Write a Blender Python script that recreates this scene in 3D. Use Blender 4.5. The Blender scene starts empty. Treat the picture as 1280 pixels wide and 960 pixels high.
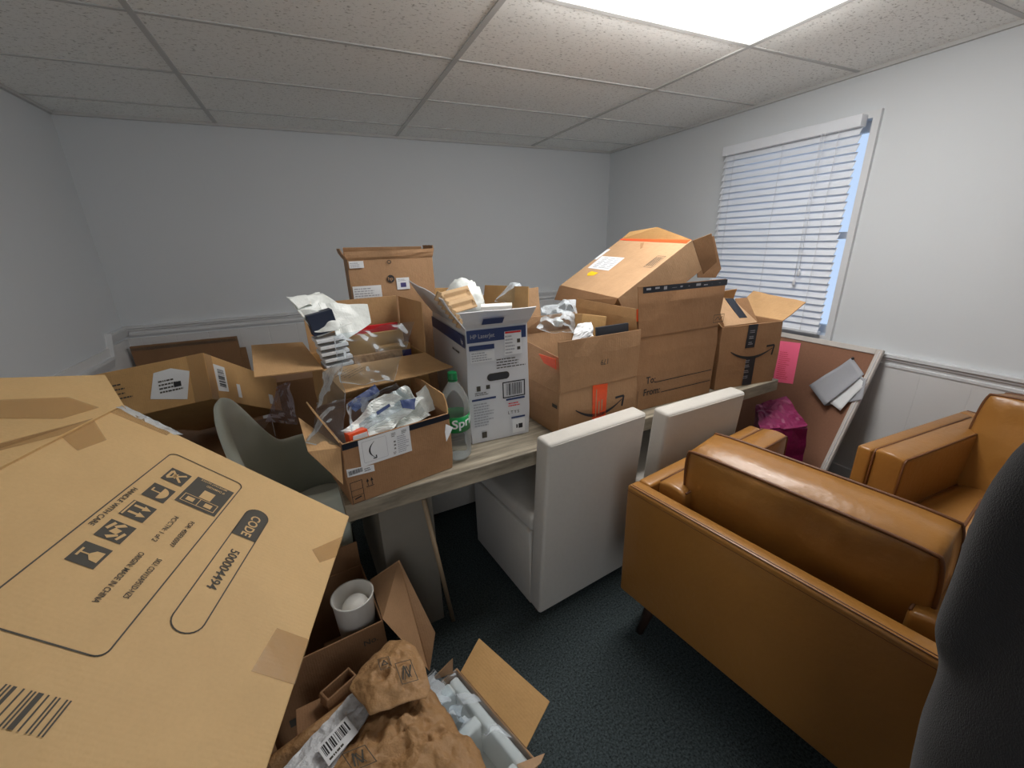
import bpy, bmesh, math, random
from mathutils import Vector, Matrix, noise
random.seed(7)
SC = bpy.context.scene
COL = SC.collection
PI = math.pi
def V3(*a): return Vector(a)
def rad(a): return math.radians(a)

# ------------------------------------------------------------------ camera
CAMP = Vector((0, 0, 1.51)); FPX = 518.0
RM = Matrix(((0.90688, -0.15976, 0.38993), (-0.42052, -0.28366, 0.86180), (-0.02708, -0.94552, -0.32443)))
def ray(px, py): return RM @ Vector((px - 640.0, py - 480.0, FPX))
def W(px, py, ax, val):
    r = ray(px, py); return CAMP + r * ((val - CAMP[ax]) / r[ax])
def WP(px, py, P, N):
    r = ray(px, py); return CAMP + r * ((P - CAMP).dot(N) / r.dot(N))
cam = bpy.data.cameras.new('camera'); cam.sensor_width = 36; cam.lens = 36 * FPX / 1280
cam.clip_start = 0.03
co = bpy.data.objects.new('camera', cam); COL.objects.link(co)
cx, cy, cz = RM.col[0], RM.col[1], RM.col[2]
m = Matrix((( cx[0], -cy[0], -cz[0]), (cx[1], -cy[1], -cz[1]), (cx[2], -cy[2], -cz[2])))
m = m.to_quaternion().to_matrix().to_4x4(); m.translation = CAMP
co.matrix_world = m
SC.camera = co

# ------------------------------------------------------------------ materials
def srgb(r, g, b):
    f = lambda c: (c / 255 / 12.92) if c / 255 <= 0.04045 else ((c / 255 + 0.055) / 1.055) ** 2.4
    return (f(r), f(g), f(b), 1)
def nodes(name):
    mt = bpy.data.materials.new(name); mt.use_nodes = True
    nt = mt.node_tree; b = nt.nodes['Principled BSDF']; return mt, nt, b
def mat(name, col, rough=0.6, var=0.08, scale=8, bump=0.0, bscale=200, spec=0.5, metal=0, alpha=1, sheen=0, coat=0, bdist=0.002, trans=0):
    mt, nt, b = nodes(name); N, L = nt.nodes, nt.links
    tc = N.new('ShaderNodeTexCoord')
    n1 = N.new('ShaderNodeTexNoise'); n1.inputs['Scale'].default_value = scale; n1.inputs['Detail'].default_value = 4
    L.new(tc.outputs['Object'], n1.inputs['Vector'])
    mx = N.new('ShaderNodeMix'); mx.data_type = 'RGBA'
    c = col if len(col) == 4 else (*col, 1)
    mx.inputs[6].default_value = tuple(x * (1 - var) for x in c[:3]) + (1,)
    mx.inputs[7].default_value = tuple(min(1, x * (1 + var)) for x in c[:3]) + (1,)
    L.new(n1.outputs['Fac'], mx.inputs[0]); L.new(mx.outputs[2], b.inputs['Base Color'])
    b.inputs['Roughness'].default_value = rough; b.inputs['Metallic'].default_value = metal
    b.inputs['Specular IOR Level'].default_value = spec; b.inputs['Alpha'].default_value = alpha
    if sheen: b.inputs['Sheen Weight'].default_value = sheen
    if coat: b.inputs['Coat Weight'].default_value = coat
    if trans: b.inputs['Transmission Weight'].default_value = trans
    if bump:
        n2 = N.new('ShaderNodeTexNoise'); n2.inputs['Scale'].default_value = bscale; n2.inputs['Detail'].default_value = 5
        L.new(tc.outputs['Object'], n2.inputs['Vector'])
        bp = N.new('ShaderNodeBump'); bp.inputs['Strength'].default_value = bump; bp.inputs['Distance'].default_value = bdist
        L.new(n2.outputs['Fac'], bp.inputs['Height']); L.new(bp.outputs['Normal'], b.inputs['Normal'])
    return mt
def cardboard(name, col, axis='X', var=0.10):
    mt, nt, b = nodes(name); N, L = nt.nodes, nt.links
    tc = N.new('ShaderNodeTexCoord')
    n1 = N.new('ShaderNodeTexNoise'); n1.inputs['Scale'].default_value = 5; n1.inputs['Detail'].default_value = 6; n1.inputs['Roughness'].default_value = .65
    n2 = N.new('ShaderNodeTexNoise'); n2.inputs['Scale'].default_value = 160; n2.inputs['Detail'].default_value = 3
    for n in (n1, n2): L.new(tc.outputs['Object'], n.inputs['Vector'])
    ad = N.new('ShaderNodeMath'); ad.operation = 'MULTIPLY_ADD'; ad.inputs[1].default_value = .25
    L.new(n2.outputs['Fac'], ad.inputs[0]); L.new(n1.outputs['Fac'], ad.inputs[2])
    rp = N.new('ShaderNodeValToRGB')
    rp.color_ramp.elements[0].position = .42; rp.color_ramp.elements[1].position = .82
    rp.color_ramp.elements[0].color = tuple(x * (1 - var) for x in col[:3]) + (1,)
    rp.color_ramp.elements[1].color = tuple(x * (1 + var) for x in col[:3]) + (1,)
    L.new(ad.outputs[0], rp.inputs[0]); L.new(rp.outputs[0], b.inputs['Base Color'])
    wv = N.new('ShaderNodeTexWave'); wv.bands_direction = axis; wv.inputs['Scale'].default_value = 45; wv.inputs['Distortion'].default_value = .5
    L.new(tc.outputs['Object'], wv.inputs['Vector'])
    bp = N.new('ShaderNodeBump'); bp.inputs['Strength'].default_value = .12; bp.inputs['Distance'].default_value = .001
    L.new(wv.outputs['Fac'], bp.inputs['Height'])
    bp2 = N.new('ShaderNodeBump'); bp2.inputs['Strength'].default_value = .35; bp2.inputs['Distance'].default_value = .02
    L.new(n1.outputs['Fac'], bp2.inputs['Height']); L.new(bp.outputs['Normal'], bp2.inputs['Normal'])
    L.new(bp2.outputs['Normal'], b.inputs['Normal'])
    b.inputs['Roughness'].default_value = .62; b.inputs['Specular IOR Level'].default_value = .3
    return mt
def film(name, tint=(0.92, 0.95, 0.97), dens=0.16, rough=0.12):
    mt, nt, b = nodes(name); N, L = nt.nodes, nt.links
    tr = N.new('ShaderNodeBsdfTransparent'); tr.inputs[0].default_value = (*tint, 1)
    b.inputs['Base Color'].default_value = (.8, .82, .84, 1); b.inputs['Roughness'].default_value = rough
    b.inputs['Specular IOR Level'].default_value = .9
    fr = N.new('ShaderNodeFresnel'); fr.inputs[0].default_value = 1.5
    ma = N.new('ShaderNodeMath'); ma.operation = 'MULTIPLY_ADD'; ma.inputs[1].default_value = .6; ma.inputs[2].default_value = dens
    ma.use_clamp = True
    L.new(fr.outputs[0], ma.inputs[0])
    nz = N.new('ShaderNodeTexNoise'); nz.inputs['Scale'].default_value = 34; nz.inputs['Detail'].default_value = 3; nz.inputs['Distortion'].default_value = 1.2
    tcf = N.new('ShaderNodeTexCoord'); L.new(tcf.outputs['Object'], nz.inputs['Vector']); bpf = N.new('ShaderNodeBump'); bpf.inputs['Distance'].default_value = .012; bpf.inputs['Strength'].default_value = .8
    L.new(nz.outputs['Fac'], bpf.inputs['Height']); L.new(bpf.outputs[0], b.inputs['Normal'])
    ms = N.new('ShaderNodeMixShader'); L.new(ma.outputs[0], ms.inputs[0]); L.new(tr.outputs[0], ms.inputs[1]); L.new(b.outputs[0], ms.inputs[2])
    L.new(ms.outputs[0], N['Material Output'].inputs['Surface'])
    return mt
def emis(name, col, s):
    mt, nt, b = nodes(name)
    b.inputs['Base Color'].default_value = (*col, 1); b.inputs['Emission Color'].default_value = (*col, 1); b.inputs['Emission Strength'].default_value = s
    return mt

M = {}
M['cb_big'] = cardboard('cardboard_tan_large', srgb(204, 170, 120), 'X', .06)
M['cb_a'] = cardboard('cardboard_brown', srgb(158, 120, 86))
M['cb_b'] = cardboard('cardboard_golden', srgb(190, 150, 98))
M['cb_c'] = cardboard('cardboard_kraft', srgb(166, 130, 96))
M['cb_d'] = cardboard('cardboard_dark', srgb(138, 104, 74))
M['cb_e'] = cardboard('cardboard_pale', srgb(176, 142, 108))
M['cb_in'] = cardboard('cardboard_inside', srgb(188, 150, 106))
M['white_print'] = mat('white_printed_board', srgb(206, 208, 212), .5, .03, 6)
M['ink'] = mat('dark_ink', srgb(70, 66, 58), .7, .1, 60)
M['black'] = mat('black_ink', srgb(34, 33, 36), .6, .1, 60)
M['blacktape'] = mat('black_tape', srgb(30, 34, 44), .3, .1, 30)
M['navy'] = mat('navy_print', srgb(40, 58, 104), .5, .1, 20)
M['navyd'] = mat('navy_board', srgb(30, 40, 62), .45, .1, 20)
M['paper'] = mat('white_paper', srgb(222, 224, 226), .6, .03, 30)
M['paperg'] = mat('grey_print', srgb(160, 162, 168), .6, .06, 200)
M['orange'] = mat('orange_tape', srgb(232, 84, 40), .35, .15, 60)
M['yellow'] = mat('yellow_sticker', srgb(238, 190, 30), .5, .05, 30)
M['redp'] = mat('red_folder', srgb(205, 32, 40), .35, .08, 20)
M['tape'] = mat('clear_packing_tape', srgb(190, 150, 96), .22, .1, 20, alpha=.24, coat=.4, bump=.4, bscale=40)
M['wbag'] = mat('white_plastic_bag', srgb(226, 230, 226), .35, .04, 12, bump=.5, bscale=25, bdist=.01)
M['kraft'] = mat('kraft_paper', srgb(164, 126, 84), .6, .12, 9, bump=.9, bscale=22, bdist=.02)
M['kraft2'] = mat('kraft_folder', srgb(178, 140, 84), .6, .08, 9)
M['bubble'] = mat('grey_white_mailer', srgb(206, 208, 210), .35, .12, 60, bump=.8, bscale=90, bdist=.006)
M['film'] = film('clear_plastic_film', dens=.0)
M['film2'] = film('thin_clear_plastic', dens=.0)
M['filmv'] = film('mauve_clear_plastic', (.86, .78, .82), .06)
M['pink'] = mat('pink_paper', srgb(244, 104, 140), .6, .03, 20)
M['magenta'] = mat('magenta_plastic', srgb(128, 14, 76), .5, .3, 60, bump=.6, bscale=50, bdist=.006)
M['linen'] = mat('light_linen', srgb(196, 192, 184), .9, .05, 60, bump=.6, bscale=420, bdist=.002, spec=.2, sheen=.3)
M['ptable'] = mat('grey_board_leg', srgb(126, 121, 111), .7, .05, 20)
M['grey_shell'] = mat('grey_vinyl', srgb(212, 220, 208), .30, .05, 10, bump=.15, bscale=200)
M['greyseat'] = mat('pale_seat', srgb(196, 198, 188), .6, .05, 10)
M['ltan'] = mat('tan_leather', srgb(156, 108, 50), .36, .10, 6, bump=.35, bscale=45, bdist=.004, coat=.12)
M['ltanseam'] = mat('leather_seam', srgb(104, 62, 28), .5, .1, 20)
M['lthread'] = mat('stitch_thread', srgb(206, 150, 90), .6, .05, 20)
M['woodleg'] = mat('dark_wood', srgb(48, 32, 24), .4, .2, 20)
M['cork'] = mat('brown_cork', srgb(138, 98, 76), .9, .14, 90, bump=.4, bscale=250)
M['cframe'] = mat('whitish_frame', srgb(196, 190, 184), .5, .05, 20)
M['wtrim'] = mat('white_trim_paint', srgb(214, 216, 218), .45, .02, 4)
M['slat'] = mat('white_blind', srgb(226, 230, 236), .45, .02, 4)
M['cord'] = mat('white_cord', srgb(220, 222, 226), .7, .02, 4)
M['shirt'] = mat('charcoal_knit', srgb(31, 31, 33), .95, .12, 90, bump=.7, bscale=500, bdist=.002, spec=.2, sheen=.15)
M['trouser'] = mat('dark_trousers', srgb(26, 28, 34), .9, .1, 40)
M['skin'] = mat('skin', srgb(196, 146, 120), .5, .05, 12)
M['hair'] = mat('dark_hair', srgb(36, 26, 20), .5, .2, 60)
M['shoe'] = mat('black_shoe', srgb(22, 22, 24), .4, .1, 20)
M['cupw'] = mat('white_plastic', srgb(214, 212, 206), .35, .03, 20)
M['foam'] = mat('white_foam', srgb(228, 226, 220), .7, .05, 30)
M['pulp'] = mat('tan_pulp', srgb(180, 150, 112), .8, .1, 30, bump=.5, bscale=80)
M['green'] = mat('green_plastic', srgb(0, 110, 60), .35, .05, 20)
M['greenl'] = mat('green_label', srgb(0, 128, 62), .3, .06, 12)
M['darkg'] = mat('dark_grey_plastic', srgb(52, 54, 60), .4, .1, 20)
M['purple'] = mat('purple_print', srgb(70, 66, 120), .5, .15, 60)
M['stick'] = mat('pale_wood', srgb(150, 130, 104), .6, .1, 30)
M['metal'] = mat('grey_metal', srgb(170, 170, 170), .4, .05, 20, metal=.8)
M['pet'] = film('clear_bottle', (.93, .96, .95), .05, .06); M['pet'].node_tree.nodes['Bump'].inputs['Strength'].default_value = .08

# ------------------------------------------------------------------ object helpers
def tag(o, label=None, cat=None, group=None, kind=None):
    if label: o['label'] = label
    if cat: o['category'] = cat
    if group: o['group'] = group
    if kind: o['kind'] = kind
    return o
def empty(name, loc, rot=None):
    o = bpy.data.objects.new(name, None); o.empty_display_size = .05
    mm = (rot.to_4x4() if rot else Matrix.Identity(4)); mm.translation = Vector(loc)
    o.matrix_world = mm; o['_m'] = 1; COL.objects.link(o); MW[o.name] = mm.copy(); return o
MW = {}
def yprm(yaw, pitch=0, roll=0):
    return Matrix.Rotation(rad(yaw), 3, 'Z') @ Matrix.Rotation(rad(pitch), 3, 'X') @ Matrix.Rotation(rad(roll), 3, 'Y')
def loc(root, p):      # world -> root space
    return MW[root.name].inverted() @ Vector(p)
def mesh_obj(name, bm, material, parent=None, smooth=False, bevel=0, solid=0, subs=0, segs=2):
    me = bpy.data.meshes.new(name); bmesh.ops.recalc_face_normals(bm, faces=bm.faces) if len(bm.faces) and not solid else None
    bm.to_mesh(me); bm.free()
    o = bpy.data.objects.new(name, me); COL.objects.link(o)
    me.materials.append(M[material] if isinstance(material, str) else material)
    if smooth:
        for p in me.polygons: p.use_smooth = True
    if parent: o.parent = parent
    if solid:
        s = o.modifiers.new('s', 'SOLIDIFY'); s.thickness = solid; s.offset = 0
    if bevel:
        s = o.modifiers.new('b', 'BEVEL'); s.width = bevel; s.segments = segs; s.limit_method = 'ANGLE'; s.angle_limit = rad(40)
    if subs:
        s = o.modifiers.new('u', 'SUBSURF'); s.levels = subs; s.render_levels = subs
    return o
def bx(bm, x0, y0, z0, x1, y1, z1, T=None):
    vs = [Vector((x, y, z)) for z in (z0, z1) for y in (y0, y1) for x in (x0, x1)]
    if T: vs = [T @ v for v in vs]
    v = [bm.verts.new(p) for p in vs]
    for f in ((0, 2, 3, 1), (4, 5, 7, 6), (0, 1, 5, 4), (2, 6, 7, 3), (0, 4, 6, 2), (1, 3, 7, 5)): bm.faces.new([v[i] for i in f])
def box(name, x0, y0, z0, x1, y1, z1, material, parent=None, bevel=0, T=None, segs=2, smooth=False):
    bm = bmesh.new(); bx(bm, x0, y0, z0, x1, y1, z1, T); return mesh_obj(name, bm, material, parent, bevel=bevel, segs=segs, smooth=smooth)
def poly_slab(name, pts, th, material, parent=None, bevel=0):
    """a flat (or slightly folded) board through pts, thickness th, centred"""
    pts = [Vector(p) for p in pts]; c = sum(pts, Vector()) / len(pts)
    n = Vector()
    for i in range(len(pts)): n += (pts[i] - c).cross(pts[(i + 1) % len(pts)] - c)
    n.normalize(); bm = bmesh.new()
    a = [bm.verts.new(p + n * th / 2) for p in pts]; b_ = [bm.verts.new(p - n * th / 2) for p in pts]
    bm.faces.new(a); bm.faces.new(b_[::-1])
    for i in range(len(pts)):
        j = (i + 1) % len(pts); bm.faces.new((a[j], a[i], b_[i], b_[j]))
    return mesh_obj(name, bm, material, parent, bevel=bevel)
def tube(bm, pts, r, seg=8, closed=False, rr=None):
    pts = [Vector(p) for p in pts]; n = len(pts); rings = []
    up = Vector((0, 0, 1))
    for i, p in enumerate(pts):
        if closed: d = pts[(i + 1) % n] - pts[i - 1]
        else: d = pts[min(i + 1, n - 1)] - pts[max(i - 1, 0)]
        if d.length < 1e-9: d = Vector((0, 0, 1))
        d.normalize(); a = d.cross(up)
        if a.length < .05: a = d.cross(Vector((1, 0, 0)))
        a.normalize(); b2 = d.cross(a); R_ = rr[i] if rr else r
        rings.append([bm.verts.new(p + (a * math.cos(2 * PI * k / seg) + b2 * math.sin(2 * PI * k / seg)) * R_) for k in range(seg)])
    for i in range(n if closed else n - 1):
        A, B = rings[i], rings[(i + 1) % n]
        for k in range(seg): bm.faces.new((A[k], A[(k + 1) % seg], B[(k + 1) % seg], B[k]))
    if not closed: bm.faces.new(rings[0][::-1]); bm.faces.new(rings[-1])
def tube_obj(name, pts, r, material, parent=None, seg=8, closed=False, rr=None):
    bm = bmesh.new(); tube(bm, pts, r, seg, closed, rr); return mesh_obj(name, bm, material, parent, smooth=True)
def lathe(bm, prof, seg=32, T=None, cap=True):
    rings = []
    for r, z in prof:
        ring = [Vector((r * math.cos(2 * PI * k / seg), r * math.sin(2 * PI * k / seg), z)) for k in range(seg)]
        rings.append([bm.verts.new((T @ p) if T else p) for p in ring])
    for A, B in zip(rings, rings[1:]):
        for k in range(seg): bm.faces.new((A[k], A[(k + 1) % seg], B[(k + 1) % seg], B[k]))
    if cap: bm.faces.new(rings[0][::-1]); bm.faces.new(rings[-1])
def crumple_sheet(name, c, nx, ny, amp, freq, material, parent=None, th=.001, seed=0, ridge=True, sag=0, subs=0):
    """c = four corners (a,b,c,d); a net between them, crumpled"""
    c = [Vector(p) for p in c]; bm = bmesh.new(); g = []
    nrm = (c[1] - c[0]).cross(c[3] - c[0]).normalized(); off = Vector((seed * 3.7, seed * 1.3, seed * 5.1))
    for j in range(ny + 1):
        row = []
        for i in range(nx + 1):
            s, t = i / nx, j / ny
            p = (c[0] * (1 - s) + c[1] * s) * (1 - t) + (c[3] * (1 - s) + c[2] * s) * t
            q = p * freq + off
            v = noise.noise(q) + (.6 * (noise.noise(q * 2.3)))
            if ridge: v = (1 - abs(noise.noise(q * 1.1)) * 2.2) * .7 + .5 * noise.noise(q * 2.1) - .5
            lat = noise.noise_vector(q * .9) * amp * .9
            p = p + nrm * (v * amp + sag * (1 - (2 * s - 1) ** 2) * (1 - (2 * t - 1) ** 2)) + lat
            row.append(bm.verts.new(p))
        g.append(row)
    for j in range(ny):
        for i in range(nx): bm.faces.new((g[j][i], g[j][i + 1], g[j + 1][i + 1], g[j + 1][i]))
    return mesh_obj(name, bm, material, parent, smooth=not ridge, solid=th, subs=subs)
def blob(name, center, size, rot, amp, freq, material, parent=None, seed=0, sub=4, smooth=True, sq=1.0):
    bm = bmesh.new(); bmesh.ops.create_icosphere(bm, subdivisions=sub, radius=1)
    for v in bm.verts:
        d = v.co.copy()
        if sq != 1: d = Vector([math.copysign(abs(x) ** sq, x) for x in d])
        q = v.co * freq + Vector((seed, seed * 2, seed * 3))
        k = 1 + amp * (1 - 2.2 * abs(noise.noise(q))) + amp * .6 * noise.noise(q * 2.3)
        v.co = Vector(center) + rot @ Vector((d.x * size[0] * k, d.y * size[1] * k, d.z * size[2] * k))
    return mesh_obj(name, bm, material, parent, smooth=smooth)

# ---- decals: marks printed or stuck on a plane face
class Face:
    def __init__(s, parent, O, U, V):
        s.p = parent; s.O = Vector(O); s.U = Vector(U).normalized(); s.V = Vector(V).normalized(); s.N = s.U.cross(s.V).normalized()
    def at(s, u, v, off=.0008): return s.O + s.U * u + s.V * v + s.N * off
def marks(face, polys, material, name='printed_marks', off=.0009):
    bm = bmesh.new()
    for pl in polys: bm.faces.new([bm.verts.new(face.at(u, v, off)) for u, v in pl])
    return mesh_obj(name, bm, material, face.p)
def rect(u0, v0, u1, v1): return [(u0, v0), (u1, v0), (u1, v1), (u0, v1)]
def sticker(face, pts, material='paper', name='label', th=.0006):
    bm = bmesh.new()
    a = [bm.verts.new(face.at(u, v, th + .0006)) for u, v in pts]; b_ = [bm.verts.new(face.at(u, v, .0002)) for u, v in pts]
    bm.faces.new(a); bm.faces.new(b_[::-1])
    for i in range(len(pts)):
        j = (i + 1) % len(pts); bm.faces.new((a[j], a[i], b_[i], b_[j]))
    return mesh_obj(name, bm, material, face.p)
def text_mesh(s, size, bold=0):
    cu = bpy.data.curves.new('t', 'FONT'); cu.body = s; cu.size = size; cu.offset = bold * size; cu.resolution_u = 3
    o = bpy.data.objects.new('t', cu); COL.objects.link(o)
    dg = bpy.context.evaluated_depsgraph_get(); dg.update()
    me = bpy.data.meshes.new_from_object(o.evaluated_get(dg)); bpy.data.objects.remove(o); return me
def text(face, s, u, v, size, material='ink', ang=0, name='lettering', sx=1, bold=.01, off=.001, parent=None):
    me = text_mesh(s, size, bold); ca, sa = math.cos(rad(ang)), math.sin(rad(ang))
    for w in me.vertices:
        x, y = w.co.x * sx, w.co.y
        w.co = face.at(u + x * ca - y * sa, v + x * sa + y * ca, off)
    me.materials.clear(); me.materials.append(M[material])
    o = bpy.data.objects.new(name, me); COL.objects.link(o); o.parent = parent or face.p; return o
def barcode(face, u0, v0, u1, v1, material='black', vert=False, n=26, off=.0014, seed=1, name='barcode'):
    rnd = random.Random(seed); ws = [rnd.choice((1, 1, 2, 3)) for _ in range(2 * n)]; tot = sum(ws); x = 0; pl = []
    for i, w in enumerate(ws):
        a, b_ = x / tot, (x + w) / tot; x += w
        if i % 2 == 0:
            if vert: pl.append(rect(u0, v0 + (v1 - v0) * a, u1, v0 + (v1 - v0) * b_))
            else: pl.append(rect(u0 + (u1 - u0) * a, v0, u0 + (u1 - u0) * b_, v1))
    return marks(face, pl, material, name, off)
def textlines(face, u0, v0, u1, v1, n, material='paperg', name='small_print', off=.0014, seed=2, fill=.45):
    rnd = random.Random(seed); pl = []; h = (v1 - v0) / n
    for k in range(n):
        x = u0; y = v1 - (k + .8) * h
        end = u1 - (u1 - u0) * rnd.random() * .35
        while x < end:
            w = (u1 - u0) * rnd.uniform(.05, .16); pl.append(rect(x, y, min(x + w, end), y + h * fill)); x += w + (u1 - u0) * .025
    return marks(face, pl, material, name, off)
def ring_path(pts, w):    # closed outline -> list of quads
    out = []; n = len(pts)
    for i in range(n):
        a, b_ = Vector((*pts[i], 0)), Vector((*pts[(i + 1) % n], 0)); d = (b_ - a)
        if d.length < 1e-6: continue
        d.normalize(); q = Vector((-d.y, d.x, 0)) * w / 2; e = d * w / 2
        out.append([tuple((p)[:2]) for p in (a - e - q, b_ + e - q, b_ + e + q, a - e + q)])
    return out
def line_quads(pts, w, w1=None):
    out = []; n = len(pts)
    for i in range(n - 1):
        a, b_ = Vector((*pts[i], 0)), Vector((*pts[i + 1], 0)); d = (b_ - a).normalized(); q = Vector((-d.y, d.x, 0)) * w / 2
        out.append([tuple(p[:2]) for p in (a - q, b_ - q, b_ + q, a + q)])
    return out
def rrect(u0, v0, u1, v1, r, n=6):
    out = []
    for cx_, cy_, a0 in ((u1 - r, v0 + r, -90), (u1 - r, v1 - r, 0), (u0 + r, v1 - r, 90), (u0 + r, v0 + r, 180)):
        for k in range(n + 1):
            a = rad(a0 + 90 * k / n); out.append((cx_ + r * math.cos(a), cy_ + r * math.sin(a)))
    return out
def smile(face, u0, v0, u1, v1, drop, w, material='black', head=True, rot=None):
    """an upward curving stroke swelling in its middle, arrow head at its right end, as one mesh"""
    n = 20; top = []; bot = []
    for k in range(n + 1):
        t = k / n; u = u0 + (u1 - u0) * t; v = v0 + (v1 - v0) * t - drop * 4 * t * (1 - t)
        th = w * (0.35 + .75 * math.sin(PI * min(1, t * 1.05)))
        top.append((u, v + th / 2)); bot.append((u, v - th / 2))
    pl = [[bot[k], bot[k + 1], top[k + 1], top[k]] for k in range(n)]
    if head:
        s = (u1 - u0)
        hx, hy = u1 + .04 * s, v1 + .055 * s
        pl += line_quads([(hx - .19 * s, hy - .005 * s), (hx, hy), (hx - .03 * s, hy - .19 * s)], w * .75)
    if rot:
        (ru, rv, ra) = rot; ca, sa = math.cos(rad(ra)), math.sin(rad(ra))
        pl = [[(ru + (a - ru) * ca - (b_ - rv) * sa, rv + (a - ru) * sa + (b_ - rv) * ca) for a, b_ in q] for q in pl]
    return marks(face, pl, material, 'smile_mark', .0012)
def arrows_up(face, u, v, s, material='ink', name='arrow_marks'):
    pl = []
    for d in (0, .5 * s):
        pl += [rect(u + d + .12 * s, v, u + d + .2 * s, v + .6 * s), [(u + d, v + .55 * s), (u + d + .32 * s, v + .55 * s), (u + d + .16 * s, v + s)]]
    pl.append(rect(u - .05 * s, v - .14 * s, u + .87 * s, v - .06 * s))
    return marks(face, pl, material, name)

# ---- a folded carton: shell, flaps
def carton(name, label, loc_, ypr, w, d, h, cb, flaps=None, cat='box', group=None, inside='cb_in', t=.005, jit=.004, seed=0, openbox=True, cut=None):
    root = empty(name, loc_, yprm(*ypr)); tag(root, label, cat, group)
    rnd = random.Random(seed + 11)
    bm = bmesh.new()
    J = lambda: rnd.uniform(-jit, jit)
    b4 = [(0, 0), (w, 0), (w, d), (0, d)]
    if openbox:
        o0 = [bm.verts.new((x, y, 0)) for x, y in b4]
        N = 4; ringsO = [o0]
        for k in range(1, N + 1):
            z = h * k / N; bul = math.sin(PI * k / N) * .004 + 0
            ringsO.append([bm.verts.new((x + (J() if k < N else 0) + (-bul if x == 0 else bul), y + (-bul if y == 0 else bul), z)) for x, y in b4])
        ins = [(t, t), (w - t, t), (w - t, d - t), (t, d - t)]
        rt = [bm.verts.new((x, y, h)) for x, y in ins]; rb = [bm.verts.new((x, y, t)) for x, y in ins]
        bm.faces.new(o0[::-1]); bm.faces.new(rb)
        for A, B in list(zip(ringsO, ringsO[1:])) + [(ringsO[-1], rt), (rt, rb)]:
            for k in range(4): bm.faces.new((A[k], A[(k + 1) % 4], B[(k + 1) % 4], B[k]))
    else:
        bx(bm, 0, 0, 0, w, d, h)
    o = mesh_obj('body', bm, cb, root, bevel=.0015, segs=1)
    hinge = {'front': ((0, 0), (w, 0), (0, -1)), 'right': ((w, 0), (w, d), (1, 0)), 'back': ((w, d), (0, d), (0, 1)), 'left': ((0, d), (0, 0), (-1, 0))}
    fr = {}
    for side, spec in (flaps or {}).items():
        ang, L0, L1 = spec[0], spec[1], spec[2]; i0, i1 = (spec[3], spec[4]) if len(spec) > 3 else (.003, .003)
        a, b_, n = hinge[side]; A = V3(*a, h); B = V3(*b_, h); e = (B - A).normalized()
        dr = V3(0, 0, math.cos(rad(ang))) + V3(*n, 0) * math.sin(rad(ang))
        a0 = A + e * .002; b0 = B - e * .002
        Lm = [(a0, b0)]; bmf = bmesh.new(); nb = 6; rows = []
        nn = e.cross(dr)
        for k in range(4):
            tt = k / 3; row = []
            for q in range(nb + 1):
                s = q / nb
                pa = a0 + e * (i0 * tt) + dr * L0 * tt; pb = b0 - e * (i1 * tt) + dr * L1 * tt
                p = pa * (1 - s) + pb * s + nn * (rnd.uniform(-1, 1) * .002 * (tt > 0) - .012 * tt * tt)
                row.append(bmf.verts.new(p))
            rows.append(row)
        for k in range(3):
            for q in range(nb): bmf.faces.new((rows[k][q], rows[k][q + 1], rows[k + 1][q + 1], rows[k + 1][q]))
        fo = mesh_obj('flap', bmf, inside if spec[-1] == 'in' else cb, root, solid=.004)
        fr[side] = (a0, e, dr, fo)
    root_faces = {'front': Face(root, (0, 0, 0), (1, 0, 0), (0, 0, 1)), 'right': Face(root, (w, 0, 0), (0, 1, 0), (0, 0, 1)),
                  'left': Face(root, (0, d, 0), (0, -1, 0), (0, 0, 1)), 'top': Face(root, (0, 0, h), (1, 0, 0), (0, 1, 0))}
    # the body's long sides bulge a few millimetres: keep print clear of it
    root_faces['front'].O += V3(0, -.0045, 0); root_faces['left'].O += V3(-.0045, 0, 0); root_faces['right'].O += V3(.0045, 0, 0)
    return root, root_faces, fr

# ================================================================== ROOM
XL, XR, YB, YF, ZC = -1.29, 2.86, 3.79, -1.25, 2.33
def wallmat(name, col, beads=False, axis='Y'):
    mt = mat(name, col, .75, .02, 2, bump=.15, bscale=120, bdist=.002)
    if beads:
        nt = mt.node_tree; N, L = nt.nodes, nt.links; b = N['Principled BSDF']
        g = N.new('ShaderNodeNewGeometry'); sp = N.new('ShaderNodeSeparateXYZ'); L.new(g.outputs['Position'], sp.inputs[0])
        mo = N.new('ShaderNodeMath'); mo.operation = 'PINGPONG'; mo.inputs[1].default_value = .1
        L.new(sp.outputs[axis], mo.inputs[0])
        lt = N.new('ShaderNodeMapRange'); lt.inputs['From Min'].default_value = 0; lt.inputs['From Max'].default_value = .003
        L.new(mo.outputs[0], lt.inputs['Value'])
        bp = N.new('ShaderNodeBump'); bp.inputs['Distance'].default_value = .002; bp.inputs['Strength'].default_value = .6
        L.new(lt.outputs[0], bp.inputs['Height']); L.new(bp.outputs[0], b.inputs['Normal'])
    return mt
WALL = wallmat('grey_white_wall', srgb(212, 216, 219)); WAIN = wallmat('white_wainscot', srgb(214, 214, 214), True)
WAINX = wallmat('white_wainscot_back', srgb(214, 214, 214), True, 'X')
def struct(o): o['kind'] = 'structure'; return o
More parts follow.
